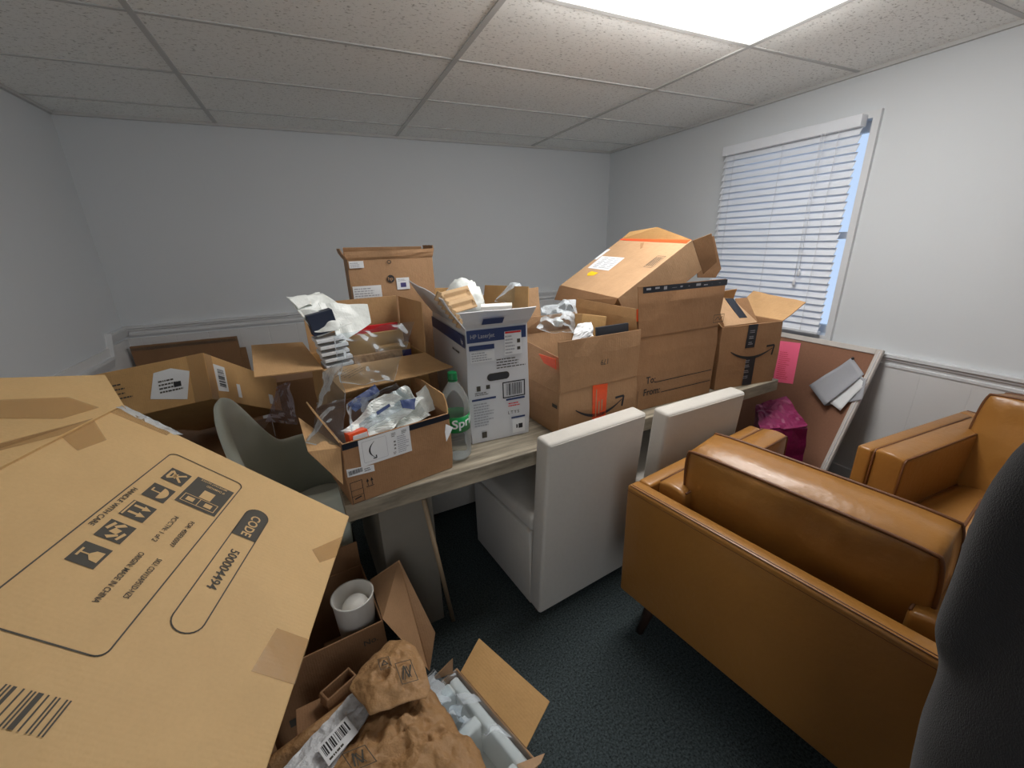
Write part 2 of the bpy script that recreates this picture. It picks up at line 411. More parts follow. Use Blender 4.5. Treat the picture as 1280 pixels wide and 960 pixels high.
# carpet
mt, nt, b = nodes('blue_grey_carpet'); N, L = nt.nodes, nt.links
tc = N.new('ShaderNodeTexCoord'); n1 = N.new('ShaderNodeTexNoise'); n1.inputs['Scale'].default_value = 140; n1.inputs['Detail'].default_value = 6; n1.inputs['Roughness'].default_value = .8
n2 = N.new('ShaderNodeTexNoise'); n2.inputs['Scale'].default_value = 6
for n in (n1, n2): L.new(tc.outputs['Object'], n.inputs['Vector'])
rp = N.new('ShaderNodeValToRGB'); e = rp.color_ramp.elements
e[0].position = .36; e[0].color = srgb(26, 32, 34); e[1].position = .68; e[1].color = srgb(104, 116, 118)
L.new(n1.outputs['Fac'], rp.inputs[0]); L.new(rp.outputs[0], b.inputs['Base Color'])
bp = N.new('ShaderNodeBump'); bp.inputs['Distance'].default_value = .01; bp.inputs['Strength'].default_value = .8; L.new(n1.outputs['Fac'], bp.inputs['Height']); L.new(bp.outputs[0], b.inputs['Normal'])
b.inputs['Roughness'].default_value = 1; b.inputs['Specular IOR Level'].default_value = .1
struct(box('floor', XL - .8, -2.6, -.1, XR + .1, YB + .1, 0, mt))
struct(box('wall_back', XL - .1, YB, 0, XR + .1, YB + .1, ZC + .1, WALL))
struct(box('wall_left', XL - .1, YF, 0, XL, YB, ZC + .1, WALL))
# the wall behind the photographer has an added doorway and hall, unseen, made for the fill light
bm = bmesh.new()
for a in ((XL - .1, 0, -.85, ZC + .1), (.05, 0, XR + .1, ZC + .1), (-.85, 2.03, .05, ZC + .1)): bx(bm, a[0], YF - .1, a[1], a[2], YF, a[3])
bmesh.ops.remove_doubles(bm, verts=bm.verts, dist=1e-5)
struct(mesh_obj('wall_front', bm, WALL))
bm = bmesh.new()
for a in ((-.92, 0, -.85, 2.10), (.05, 0, .12, 2.10), (-.85, 2.03, .05, 2.10)): bx(bm, a[0], YF, a[1], a[2], YF + .015, a[3])
struct(mesh_obj('door_added_1', bm, M['wtrim']))  # trim of the added doorway
struct(box('wall_added_hall', -2.0, -2.5, 0, 1.6, -2.4, ZC + .1, WALL))  # unseen wall, added to go with the invented hall

# right wall with its window opening
WY0, WY1, WZ0, WZ1 = 1.50, 2.37, .90, 2.085
bm = bmesh.new()
ys = [YF, WY0, WY1, YB]; zs = [0, WZ0, WZ1, ZC + .1]
for i in range(3):
    for j in range(3):
        if i == 1 and j == 1: continue
        bx(bm, XR, ys[i], zs[j], XR + .12, ys[i + 1], zs[j + 1])
bmesh.ops.remove_doubles(bm, verts=bm.verts, dist=1e-5)
struct(mesh_obj('wall_right', bm, WALL))
# ceiling: board with tile texture, grid of T bars
mt, nt, b = nodes('ceiling_tile'); N, L = nt.nodes, nt.links
tc = N.new('ShaderNodeTexCoord'); vo = N.new('ShaderNodeTexNoise'); vo.inputs['Scale'].default_value = 55; vo.inputs['Detail'].default_value = 4; vo.inputs['Roughness'].default_value = .7
mp = N.new('ShaderNodeMapping'); mp.inputs['Scale'].default_value = (1, 1.6, 1)
L.new(tc.outputs['Object'], mp.inputs[0]); L.new(mp.outputs[0], vo.inputs['Vector'])
rp = N.new('ShaderNodeValToRGB'); e = rp.color_ramp.elements; e[0].position = .33; e[0].color = srgb(188, 187, 183); e[1].position = .44; e[1].color = srgb(250, 251, 248)
L.new(vo.outputs['Fac'], rp.inputs[0]); L.new(rp.outputs[0], b.inputs['Base Color']); b.inputs['Roughness'].default_value = .95; b.inputs['Specular IOR Level'].default_value = .1
bp = N.new('ShaderNodeBump'); bp.inputs['Distance'].default_value = .006; bp.inputs['Strength'].default_value = .7; L.new(rp.outputs[0], bp.inputs['Height']); L.new(bp.outputs[0], b.inputs['Normal'])
GX = [-.447, .763, 1.973]; GY = [1.01 + .61 * k for k in range(-4, 5)]
LX0, LX1, LY0, LY1 = .763, 1.973, 1.01, 1.62            # the lit fixture over the armchairs
bm = bmesh.new(); xs = [XL - .1, LX0, LX1, XR + .1]; ysl = [YF - .1, LY0, LY1, YB + .1]
for i in range(3):
    for j in range(3):
        if i == 1 and j == 1: continue
        bx(bm, xs[i], ysl[j], ZC, xs[i + 1], ysl[j + 1], ZC + .02)
bmesh.ops.remove_doubles(bm, verts=bm.verts, dist=1e-5)
struct(mesh_obj('ceiling', bm, mt))
M['grid'] = mat('ceiling_grid_metal', srgb(196, 196, 194), .5, .02, 4)
M['gap'] = mat('shadow_gap_dark', srgb(70, 70, 70), .8, .1, 10)
bm = bmesh.new()
for x in GX: bx(bm, x - .012, YF, ZC - .006, x + .012, YB, ZC + .004)
for y in GY:
    for a, b2 in zip([XL] + GX, GX + [XR]):
        if y > YF and (y, a) : bx(bm, a + .0121, y - .009, ZC - .004, b2 - .0121, y + .009, ZC + .004)
struct(mesh_obj('trim_1', bm, 'grid'))
bm = bmesh.new()
bx(bm, XL, YB - .02, ZC - .018, XR, YB, ZC + .002); bx(bm, XR - .02, YF, ZC - .018, XR, YB - .02, ZC + .002); bx(bm, XL, YF, ZC - .018, XL + .02, YB - .02, ZC + .002)
struct(mesh_obj('trim_2', bm, 'grid'))
# wainscot panels, chair rails, baseboards
struct(box('trim_3', XR - .012, YF, .0, XR, YB, .80, WAIN)); struct(box('trim_4', XL, YF, 0, XL + .012, YB, .93, WAIN))
struct(box('trim_5', XL + .012, YB - .012, 0, XR - .012, YB, .93, WAINX))
def rail(name, axis, z, x0, x1):
    prof = [(.0, -.035), (.018, -.035), (.018, -.022), (.010, -.018), (.010, -.004), (.022, .002), (.022, .012), (.034, .018), (.034, .034), (0, .034)]
    bm = bmesh.new(); A = []; B = []
    for d, h in prof:
        if axis == 'R': A.append(bm.verts.new((XR - d, x0, z + h))); B.append(bm.verts.new((XR - d, x1, z + h)))
        if axis == 'L': A.append(bm.verts.new((XL + d, x0, z + h))); B.append(bm.verts.new((XL + d, x1, z + h)))
        if axis == 'B': A.append(bm.verts.new((x0, YB - d, z + h))); B.append(bm.verts.new((x1, YB - d, z + h)))
    n = len(prof); bm.faces.new(A); bm.faces.new(B[::-1])
    for k in range(n): bm.faces.new((A[k], A[(k + 1) % n], B[(k + 1) % n], B[k]))
    return struct(mesh_obj(name, bm, 'wtrim'))
rail('trim_6', 'R', .825, YF, WY0 - .06); rail('trim_7', 'R', .825, WY1 + .06, YB); rail('trim_8', 'B', .985, XL + .03, XR)
bm = bmesh.new()
# the left wall's rail drops in a step before the corner
for (y0, z0), (y1, z1) in zip([(YF, .845), (3.44, .845), (3.50, .985)], [(3.44, .845), (3.50, .985), (YB, .985)]):
    vs = []
    for (y, z) in ((y0, z0), (y1, z1)):
        for d, h in ((0, -.035), (.018, -.035), (.034, .018), (.034, .034), (0, .034)): vs.append(bm.verts.new((XL + d, y, z + h)))
    for k in range(5): bm.faces.new((vs[k], vs[(k + 1) % 5], vs[5 + (k + 1) % 5], vs[5 + k]))
    bm.faces.new(vs[:5]); bm.faces.new(vs[5:][::-1])
struct(mesh_obj('trim_9', bm, 'wtrim'))
struct(box('baseboard_right', XR - .026, YF, 0, XR - .012, YB - .026, .11, 'wtrim', bevel=.004)); struct(box('baseboard_left', XL + .012, YF, 0, XL + .026, YB - .026, .11, 'wtrim', bevel=.004))
struct(box('baseboard_back', XL + .012, YB - .026, 0, XR - .012, YB - .012, .11, 'wtrim', bevel=.004))
# window
wn = empty('window_1', (XR, (WY0 + WY1) / 2, WZ0)); wn['kind'] = 'structure'
def wl(o): o.data.transform(MW['window_1'].inverted()); return o
bm = bmesh.new(); fx0, fx1 = XR - .022, XR - .0
for a in ((WY0 - .035, WZ0 - .035, WY0, WZ1 + .035), (WY1, WZ0 - .035, WY1 + .035, WZ1 + .035), (WY0, WZ1, WY1, WZ1 + .035), (WY0, WZ0 - .035, WY1, WZ0)):
    bx(bm, fx0, a[0], a[1], fx1, a[2], a[3])
wl(mesh_obj('window_frame', bm, 'wtrim', wn))
bm = bmesh.new(); zm = (WZ0 + WZ1) / 2
for a in ((WY0, WZ0, WY0 + .04, WZ1), (WY1 - .04, WZ0, WY1, WZ1), (WY0 + .04, WZ0, WY1 - .04, WZ0 + .05), (WY0 + .04, WZ1 - .05, WY1 - .04, WZ1), (WY0 + .04, zm - .02, WY1 - .04, zm + .02)):
    bx(bm, XR + .06, a[0], a[1], XR + .1, a[2], a[3])
wl(mesh_obj('sash', bm, 'wtrim', wn))
mt, nt, b = nodes('window_glass'); b.inputs['Transmission Weight'].default_value = 1; b.inputs['Roughness'].default_value = 0; b.inputs['IOR'].default_value = 1.02; M['glass'] = mt
wl(box('pane', XR + .078, WY0 + .04, WZ0 + .05, XR + .082, WY1 - .04, WZ1 - .05, 'glass', wn))

# blinds
bl = empty('window_blind', (XR - .03, 1.53, WZ0)); tag(bl, 'white horizontal slat blind closed over the window', 'blinds')
BI = MW['window_blind'].inverted()
BY0, BY1 = 1.522, 2.385; bxx = XR - .052
o = box('headrail', bxx - .03, BY0, 2.045, bxx + .028, BY1, 2.105, 'slat', bl, bevel=.004); o.data.transform(BI)
bm = bmesh.new(); ns = 27; zt, zb = 2.03, .945
for k in range(ns):
    z = zt - (zt - zb) * k / (ns - 1); T = Matrix.Translation((bxx, 0, z)) @ Matrix.Rotation(rad(-60), 4, 'Y')
    bx(bm, -.0245, BY0 + .004, -.0014, .0245, BY1 - .004, .0014, T)
o = mesh_obj('slats', bm, 'slat', bl); o.data.transform(BI)
o = box('bottom_rail', bxx - .022, BY0, .908, bxx + .022, BY1, .926, 'slat', bl, bevel=.004); o.data.transform(BI)
bm = bmesh.new()
for y in (BY0 + .10, BY0 + .42, BY1 - .10, ):
    for dx in (-.027, .027): tube(bm, [(bxx + dx, y, 2.05), (bxx + dx, y, .92)], .0016, 5)
o = mesh_obj('ladder_cords', bm, 'cord', bl); o.data.transform(BI)
for y, z1 in ((BY0 + .17, 1.30), (BY0 + .19, 1.24), (BY1 - .05, 1.2)):
    bm = bmesh.new(); tube(bm, [(bxx - .036, y, 2.05), (bxx - .038, y + .004, (2.05 + z1) / 2), (bxx - .036, y, z1)], .0018, 6)
    lathe(bm, [(.002, 0), (.007, -.01), (.009, -.035), (.006, -.045)], 10, Matrix.Translation((bxx - .036, y, z1))); o = mesh_obj('pull_cord', bm, 'cord', bl, smooth=True); o.data.transform(BI)

# ceiling light fixtures
diff = emis('lit_diffuser', (1, .985, .96), 1.0)
def fixture(name, lab, x0, x1, y0, y1):
    r = empty(name, ((x0 + x1) / 2, (y0 + y1) / 2, ZC)); tag(r, lab, 'ceiling light'); I = MW[r.name].inverted()
    bm = bmesh.new()
    for a in ((x0, y0, x1, y0 + .022), (x0, y1 - .022, x1, y1), (x0, y0 + .022, x0 + .022, y1 - .022), (x1 - .022, y0 + .022, x1, y1 - .022)): bx(bm, a[0], a[1], ZC - .008, a[2], a[3], ZC + .012)
    bx(bm, x0, y0, ZC + .06, x1, y1, ZC + .07)
    bx(bm, x0, y0, ZC + .012, x0 + .005, y1, ZC + .06); bx(bm, x1 - .005, y0, ZC + .012, x1, y1, ZC + .06); bx(bm, x0, y0, ZC + .012, x1, y0 + .005, ZC + .06); bx(bm, x0, y1 - .005, ZC + .012, x1, y1, ZC + .06)
    mesh_obj('frame', bm, 'grid', r).data.transform(I)
    box('diffuser', x0 + .022, y0 + .022, ZC - .002, x1 - .022, y1 - .022, ZC + .004, diff, r).data.transform(I)
    return r
fixture('ceiling_light', 'bright rectangular ceiling light panel in the tile grid', LX0, LX1, LY0, LY1)

# ================================================================== TABLE
TZ = .765; tyaw = 3.7
tb = empty('dining_table', (-.03, 1.193, 0), yprm(tyaw)); tag(tb, 'long dining table with weathered grey wood top under the cartons', 'table')
mt, nt, b = nodes('weathered_grey_wood'); N, L = nt.nodes, nt.links
tc = N.new('ShaderNodeTexCoord'); mp = N.new('ShaderNodeMapping'); mp.inputs['Scale'].default_value = (1.2, 14, 6)
n1 = N.new('ShaderNodeTexNoise'); n1.inputs['Scale'].default_value = 3; n1.inputs['Detail'].default_value = 8; n1.inputs['Roughness'].default_value = .65
L.new(tc.outputs['Object'], mp.inputs[0]); L.new(mp.outputs[0], n1.inputs['Vector'])
rp = N.new('ShaderNodeValToRGB'); e = rp.color_ramp.elements; e[0].position = .3; e[0].color = srgb(96, 88, 74); e[1].position = .7; e[1].color = srgb(176, 166, 146)
L.new(n1.outputs['Fac'], rp.inputs[0]); L.new(rp.outputs[0], b.inputs['Base Color']); b.inputs['Roughness'].default_value = .55
bp = N.new('ShaderNodeBump'); bp.inputs['Distance'].default_value = .002; L.new(n1.outputs['Fac'], bp.inputs['Height']); L.new(bp.outputs[0], b.inputs['Normal'])
M['tabletop'] = mt
box('tabletop', 0, 0, TZ - .062, 2.23, 1.02, TZ - .0008, 'tabletop', tb, bevel=.004)
for x0 in (.11, 1.90):
    box('leg', x0, .15, 0, x0 + .20, .89, TZ - .062, 'ptable', tb, bevel=.004)

# ================================================================== PARSONS CHAIRS
def parsons(loc_, yaw, lab):
    r = empty('dining_chair', loc_, yprm(yaw)); tag(r, lab, 'chair', 'linen dining chairs')
    w = .493; T = Matrix.Translation((0, 0, .03)) @ Matrix.Rotation(rad(4.4), 4, 'X')
    bm = bmesh.new(); bx(bm, 0, 0, 0, w, .078, .82, T); mesh_obj('backrest', bm, 'linen', r, bevel=.014, segs=4, smooth=True)
    # welted seams of the back
    bm = bmesh.new()
    for y in (.001, .077): tube(bm, [T @ V3(.012, y, .80), T @ V3(.012, y, .808), T @ V3(w - .012, y, .808), T @ V3(w - .012, y, .80)], .0022, 6)
    mesh_obj('seam', bm, 'linen', r, smooth=True)
    bm = bmesh.new(); bx(bm, 0, .066, .03, w, .56, .40); mesh_obj('skirt', bm, 'linen', r, bevel=.008, segs=2, smooth=True)
    bm = bmesh.new(); bx(bm, .004, .05, .40, w - .004, .565, .475); mesh_obj('seat', bm, 'linen', r, bevel=.025, segs=4, smooth=True)
    for x, y in ((.03, .05), (w - .03, .05), (.03, .52), (w - .03, .52)):
        bm = bmesh.new(); lathe(bm, [(.014, 0), (.018, .035)], 12, Matrix.Translation((x, y, 0))); mesh_obj('leg', bm, 'woodleg', r)
    return r
parsons((.626, 1.172, 0), 7.2, 'pale linen dining chair nearest the camera, whole back seen down to the carpet')
parsons((1.172, 1.178, 0), 3.6, 'pale linen dining chair between its twin and the tan armchair')
# a third across the table faces the camera
parsons((.86, 2.62, 0), 183, 'linen dining chair on the far side, seat seen under the table')

# ================================================================== BARREL CHAIR (grey, at the table's left end)
gc = empty('tub_chair', (-.125, 1.74, 0), yprm(0)); tag(gc, 'grey vinyl tub chair with curved back beside the table end', 'chair')
bm = bmesh.new(); n = 40; ths = [rad(65 + 230 * k / n) for k in range(n + 1)]
def rim(th):
    d = abs(math.degrees(th) - 172) / 115
    q_ = min(1, max(0, (d - .03) / .42)); q_ = q_ * q_ * (3 - 2 * q_)
    return .995 - .29 * q_ - .02 * d
gi, go = [], []
for th in ths:
    zt_ = rim(th); ci, si = math.cos(th), math.sin(th); ri, ro = [], []
    for k in range(9):
        z = .40 + (zt_ - .40) * k / 8; f = (z - .40) * .10
        ri.append(bm.verts.new(((.20 + f) * ci, (.25 + f) * si, z))); ro.append(bm.verts.new(((.24 + f) * ci, (.29 + f) * si, z - (.02 if k == 8 else 0))))
    gi.append(ri); go.append(ro)
for k in range(n):
    for j in range(8):
        bm.faces.new((gi[k][j], gi[k + 1][j], gi[k + 1][j + 1], gi[k][j + 1])); bm.faces.new((go[k][j], go[k][j + 1], go[k + 1][j + 1], go[k + 1][j]))
    bm.faces.new((gi[k][8], gi[k + 1][8], go[k + 1][8], go[k][8])); bm.faces.new((gi[k][0], go[k][0], go[k + 1][0], gi[k + 1][0]))
for G, H in ((gi[0], go[0]), (gi[-1], go[-1])):
    for j in range(8): bm.faces.new((G[j], G[j + 1], H[j + 1], H[j]))
mesh_obj('backrest', bm, 'grey_shell', gc, smooth=True, subs=1)
bm = bmesh.new(); lathe(bm, [(.12, .38), (.15, .40), (.155, .44), (.145, .475), (.11, .49), (.01, .492)], 36); mesh_obj('seat', bm, 'greyseat', gc, smooth=True)
for a in (45, 135, 225, 315):
    bm = bmesh.new(); tube(bm, [(.10 * math.cos(rad(a)), .15 * math.sin(rad(a)), .39), (.13 * math.cos(rad(a)), .22 * math.sin(rad(a)), 0)], .014, 10, rr=[.017, .011]); mesh_obj('leg', bm, 'woodleg', gc, smooth=True)

# ================================================================== LEATHER ARMCHAIRS
def cushion_bm(w, h, th, bulge, T, n=22, seed=0, wr=.004, sq=.0):
    """pillow lying in local XY (w,h), band thickness th, faces bulging"""
    bm = bmesh.new(); G = {}
    def P(s, t, side):
        # rounded plan
        x, y = s * w / 2, t * h / 2
        k = 1 - .03 * (abs(s) ** 6) * (abs(t) ** 6); x *= k; y *= k
        x *= 1 - .02 * (t * t); y *= 1 - .025 * (1 - s * s) * 0
        edge = (1 - abs(s) ** 3) * (1 - abs(t) ** 3)
        q = V3(x * 9 + seed, y * 9, side * 3.0)
        wv = noise.noise(q * 1.1) * wr * 1.6 * edge + (1 - abs(noise.noise(V3(x * 30 + seed, y * 6, side))) * 3) * wr * .7 * (1 - edge) * (1 - max(abs(s), abs(t)) ** 10)
        z = side * (th / 2 + bulge * (edge ** .55)) + wv
        return T @ V3(x, y, z)
    for side in (-1, 1):
        for i in range(n + 1):
            for j in range(n + 1): G[side, i, j] = bm.verts.new(P(2 * i / n - 1, 2 * j / n - 1, side))
        for i in range(n):
            for j in range(n):
                f = [G[side, i, j], G[side, i + 1, j], G[side, i + 1, j + 1], G[side, i, j + 1]]; bm.faces.new(f if side > 0 else f[::-1])
    per = [(i, 0) for i in range(n)] + [(n, j) for j in range(n)] + [(n - i, n) for i in range(n)] + [(0, n - j) for j in range(n)]
    for k in range(len(per)):
        a, b_ = per[k], per[(k + 1) % len(per)]
        va, vb, vc, vd = G[-1, a[0], a[1]], G[-1, b_[0], b_[1]], G[1, b_[0], b_[1]], G[1, a[0], a[1]]
        cen = T @ V3(0, 0, 0)
        bm.faces.new((va, vb, vc, vd))
    loops = {s: [G[s, *p].co.copy() for p in per] for s in (-1, 1)}
    return bm, loops
def armchair(loc_, yaw, lab):
    r = empty('leather_armchair', loc_, yprm(yaw)); tag(r, lab, 'armchair', 'tan leather armchairs')
    Wd, D, z0, z1 = .90, .84, .21, .68; hw = Wd / 2
    # outer shell: thin slabs
    bm = bmesh.new(); bx(bm, 0, -hw, z0, .06, hw, z1); mesh_obj('back_panel', bm, 'ltan', r, bevel=.012, segs=3, smooth=True)
    for s in (-1, 1):
        bm = bmesh.new(); y0, y1 = sorted((s * hw, s * (hw - .055))); bx(bm, .061, y0, z0, D, y1, z1); mesh_obj('side_panel', bm, 'ltan', r, bevel=.012, segs=3, smooth=True)
        # padded inner arm
        y0, y1 = sorted((s * (hw - .058), s * (hw - .165)))
        bm = bmesh.new(); bx(bm, .10, y0, z0 + .05, D - .004, y1, z1 + .004)
        bmesh.ops.subdivide_edges(bm, edges=bm.edges, cuts=7, use_grid_fill=True)
        for v in bm.verts:
            c = v.co; yy = (c.y - (y0 + y1) / 2) / ((y1 - y0) / 2)
            c.z += .010 * (1 - yy * yy) * (c.z > z1 - .02) + .003 * noise.noise(c * 14); c.x += .006 * (1 - yy * yy) * (c.x > D - .03)
        a = mesh_obj('armrest', bm, 'ltan', r, bevel=.012, segs=3, smooth=True)
        bm = bmesh.new()
        for yy in (y0 + .004, y1 - .004): tube(bm, [(.11, yy, z1 + .004), (D - .012, yy, z1 + .004), (D, yy, z1 - .008), (D, yy, z0 + .06)], .0042, 6)
        mesh_obj('piping', bm, 'ltanseam', a, smooth=True)
    box('seat_base', .062, -hw + .056, z0, D - .01, hw - .056, z0 + .09, 'ltan', r, bevel=.01, segs=2)
    # twin stitch line along the panel's top edge
    bm = bmesh.new()
    for dx in (.006, .015): tube(bm, [(dx, -hw + .012, z1 + .0005), (dx, hw - .012, z1 + .0005)], .0016, 5)
    tube(bm, [(.0005, -hw + .006, z1 - .02), (.0005, hw - .006, z1 - .02)], .0014, 5)
    mesh_obj('stitching', bm, 'ltanseam', r)
    cw = Wd - .335
    # seat cushion
    T = Matrix.Translation((.50, 0, .385))
    bm, lp = cushion_bm(.74, cw, .13, .022, T, seed=3); c = mesh_obj('seat_cushion', bm, 'ltan', r, smooth=True)
    bm = bmesh.new(); [tube(bm, lp[s], .0045, 6, closed=True) for s in (-1, 1)]; mesh_obj('piping', bm, 'ltanseam', c, smooth=True)
    # back cushion, leaning on the panel
    th = rad(8)
    T = Matrix(((0, -math.sin(th), math.cos(th), .232), (1, 0, 0, 0), (0, math.cos(th), math.sin(th), .625), (0, 0, 0, 1)))
    bm, lp = cushion_bm(cw + .075, .455, .15, .03, T, n=36, seed=9, wr=.011); c = mesh_obj('back_cushion', bm, 'ltan', r, smooth=True)
    bm = bmesh.new(); [tube(bm, lp[s], .005, 6, closed=True) for s in (-1, 1)]; mesh_obj('piping', bm, 'ltanseam', c, smooth=True)
    for x, sx in ((.10, -1), (D - .10, 1)):
        for s in (-1, 1):
            bm = bmesh.new(); tube(bm, [(x, s * (hw - .10), z0 + .002), (x + sx * .035, s * (hw - .065), 0)], .02, 12, rr=[.026, .014]); mesh_obj('leg', bm, 'woodleg', r, smooth=True)
    return r
a1 = rad(9.5)
# back-left corner at (.89,1.00)
armchair((.89 + .45 * math.sin(a1), 1.0 - .45 * math.cos(a1), 0), 9.5, 'tan leather armchair seen from behind, one plump back cushion showing')
a2 = rad(178)
bc = Vector((2.76, .775)) + Vector((math.sin(a2), -math.cos(a2))) * -.45   # its right side is the far one
armchair((bc.x, bc.y, 0), 178, 'tan leather armchair against the right wall, facing the other armchair')

# ================================================================== BIG CARTON in the foreground
Cb = V3(-.01756, 1.00476, .85); ub = V3(.26438, .96442, 0).normalized(); vb = V3(.74979, -.20554, -.62894).normalized(); nb_ = ub.cross(vb).normalized()
Rb = Matrix((( -ub.x, vb.x, -nb_.x), (-ub.y, vb.y, -nb_.y), (-ub.z, vb.z, -nb_.z)))   # local x toward camera, y down the slope, z out of the print
bg = empty('cardboard_box', Cb, Rb); tag(bg, 'large tan carton tilted in the left foreground, code number printed on it', 'box')
WB, LB, HB = .547, 1.08, .26
bm = bmesh.new(); nx, ny = 26, 14
def skew(a, b_, z):  # far end is a little out of square
    return V3(a - .018 * (1 - b_ / WB) * (a < .01) * 0, -b_, z)
g = {}
for i in range(nx + 1):
    for j in range(ny + 1):
        a, b_ = LB * i / nx, WB * j / ny; e_ = min(i, nx - i, j, ny - j) / 3
        dz = .0  # print side stays flat; dents live near the tape
        g[i, j] = bm.verts.new(skew(a, b_, dz))
for i in range(nx):
    for j in range(ny): bm.faces.new((g[i, j], g[i, j + 1], g[i + 1, j + 1], g[i + 1, j]))
per = [(i, 0) for i in range(nx)] + [(nx, j) for j in range(ny)] + [(nx - i, ny) for i in range(nx)] + [(0, ny - j) for j in range(ny)]
bot = {}
for p in per:
    c = g[p].co; bot[p] = bm.verts.new((c.x, c.y, -HB))
for k in range(len(per)):
    a, b_ = per[k], per[(k + 1) % len(per)]; bm.faces.new((g[a], g[b_], bot[b_], bot[a]))
bm.faces.new([bot[p] for p in per])
mesh_obj('body', bm, 'cb_big', bg, bevel=.003, segs=2)
F = Face(bg, (0, 0, 0), (1, 0, 0), (0, 1, 0))      # text frame: u toward camera, v toward the lower edge
def fb(a, b_): return (a, -b_)
# upper flap folded a little back along the crease
Lq = lambda p: loc(bg, p)
th = rad(15); fd = V3(0, -math.cos(th), -math.sin(th)); nfl = V3(0, -math.sin(th), math.cos(th)); P0 = V3(0, -.547, 0)
Pw = MW['cardboard_box'] @ P0; Nw = Rb @ nfl
fp = [Lq(WP(px, py, Pw, Nw)) for px, py in ((157, 512), (131, 470), (0, 474))]
d_ = (fp[2] - fp[1]); far = fp[2] + d_ * .9
pl = [V3(-.004, -.547, 0), fp[0], fp[1], fp[2], far, V3(LB, far.y, far.z), V3(LB, -.547, 0)]
flp = poly_slab('flap', pl, .006, 'cb_big', bg)
F2 = Face(bg, (0, -.549, .0035), (1, 0, 0), -fd)
marks(F, ring_path(rrect(.063, -.403, .482, -.25, .014), .0022), 'ink', 'printed_outline')
marks(F, ring_path([fb(a, b_) for a, b_ in [(.14 + .023 * math.cos(rad(t)) * 1, .188 + .0235 * math.sin(rad(t))) for t in range(90, 271, 15)]] + [fb(a, b_) for a, b_ in [(.395 + .023 * math.cos(rad(t)), .188 + .0235 * math.sin(rad(t))) for t in range(-90, 91, 15)]], .0022), 'ink', 'printed_outline')
marks(F, [[fb(.14 + .024 * math.cos(rad(t)), .188 + .0245 * math.sin(rad(t))) for t in range(90, 271, 15)] + [fb(.203, .1635), fb(.203, .2125)]], 'ink', 'code_plate')
text(F, 'CODE', .137, -.196, .026, 'cb_big', sx=.85, bold=.02, off=.0018)
text(F, '500004494', .238, -.194, .023, 'ink', sx=.92, bold=.012)
text(F, 'HANDLE WITH CARE', .193, -.397, .0115, 'ink', sx=.98)
text(F, 'PC/CTN: 1 of 2', .218, -.310, .0115, 'ink', sx=.92); text(F, 'ORIGIN: MADE IN CHINA', .314, -.310, .0115, 'ink', sx=.78)
text(F, 'FOR: 4S0ENS097', .215, -.283, .0115, 'ink', sx=.84); text(F, 'SKU: CDV12APS1D-NZS', .314, -.283, .0115, 'ink', sx=.68)
# handling pictograms: dark squares with pale figures
for a in (.105, .162, .220, .275, .330): marks(F, [rect(a, -.379, a + .040, -.340)], 'ink', 'handling_symbol')
pi = []
def fig():
    global pi
    marks(F, pi, 'cb_big', 'symbol_figure', .0016); pi = []
def q(a, v, pts): return [(a + .040 * x, v + .039 * y) for x, y in pts]
B0 = -.379
pi += [q(.105, B0, p) for p in ([(.15, .2), (.23, .12), (.85, .78), (.77, .86)], [(.15, .8), (.23, .88), (.85, .2), (.77, .12)], [(.25, .1), (.75, .1), (.72, .22), (.28, .22)], [(.3, .5), (.7, .5), (.6, .3), (.4, .3)])]
fig()
pi += [q(.162, B0, [(.5 + .38 * math.cos(rad(t)), .55 + .34 * math.sin(rad(t))) for t in range(0, 181, 15)]), q(.162, B0, [(.47, .2), (.54, .2), (.54, .55), (.47, .55)]), q(.162, B0, [(.3, .14), (.54, .14), (.54, .21), (.3, .21)])]
fig()
for s in (0, .42): pi += [q(.22, B0, p) for p in ([(.22 + s, .2), (.34 + s, .2), (.34 + s, .6), (.22 + s, .6)], [(.12 + s, .58), (.44 + s, .58), (.28 + s, .9)])]
pi += [q(.22, B0, [(.05, .05), (.95, .05), (.95, .12), (.05, .12)])]
fig()
pi += [q(.275, B0, p) for p in ([(.35, .4), (.62, .3), (.66, .6), (.4, .68)], [(.05, .55), (.3, .3), (.36, .42), (.12, .72)], [(.95, .45), (.7, .72), (.62, .66), (.85, .3)], [(.1, .2), (.5, .08), (.54, .2), (.14, .32)], [(.5, .92), (.9, .8), (.88, .7), (.46, .8)])]
fig()
pi += [q(.33, B0, p) for p in ([(.25, .9), (.75, .9), (.72, .62), (.55, .48), (.45, .48), (.28, .62)], [(.47, .2), (.53, .2), (.53, .5), (.47, .5)], [(.3, .12), (.7, .12), (.7, .2), (.3, .2)])]
fig()
marks(F, [rect(.098, -.331, .183, -.255)], 'ink', 'printed_plate')
marks(F, [rect(.128, -.302, .152, -.28)] + ring_path(rect(.155, -.325, .176, -.262), .0015) + [rect(.156, -.296 + .0, .175, -.2945), rect(.16, -.318, .171, -.304), rect(.16, -.284, .171, -.27)], 'cb_big', 'plate_figure', .0016)
text(F, 'IMPORTANT NOTICE', .101, -.268, .007, 'cb_big', ang=-90, off=.0018, sx=.8); text(F, 'IF DAMAGED', .112, -.268, .008, 'cb_big', ang=-90, off=.0018, sx=.8)
barcode(F, .535, -.33, .574, -.245, 'ink', vert=True, n=14, seed=5)
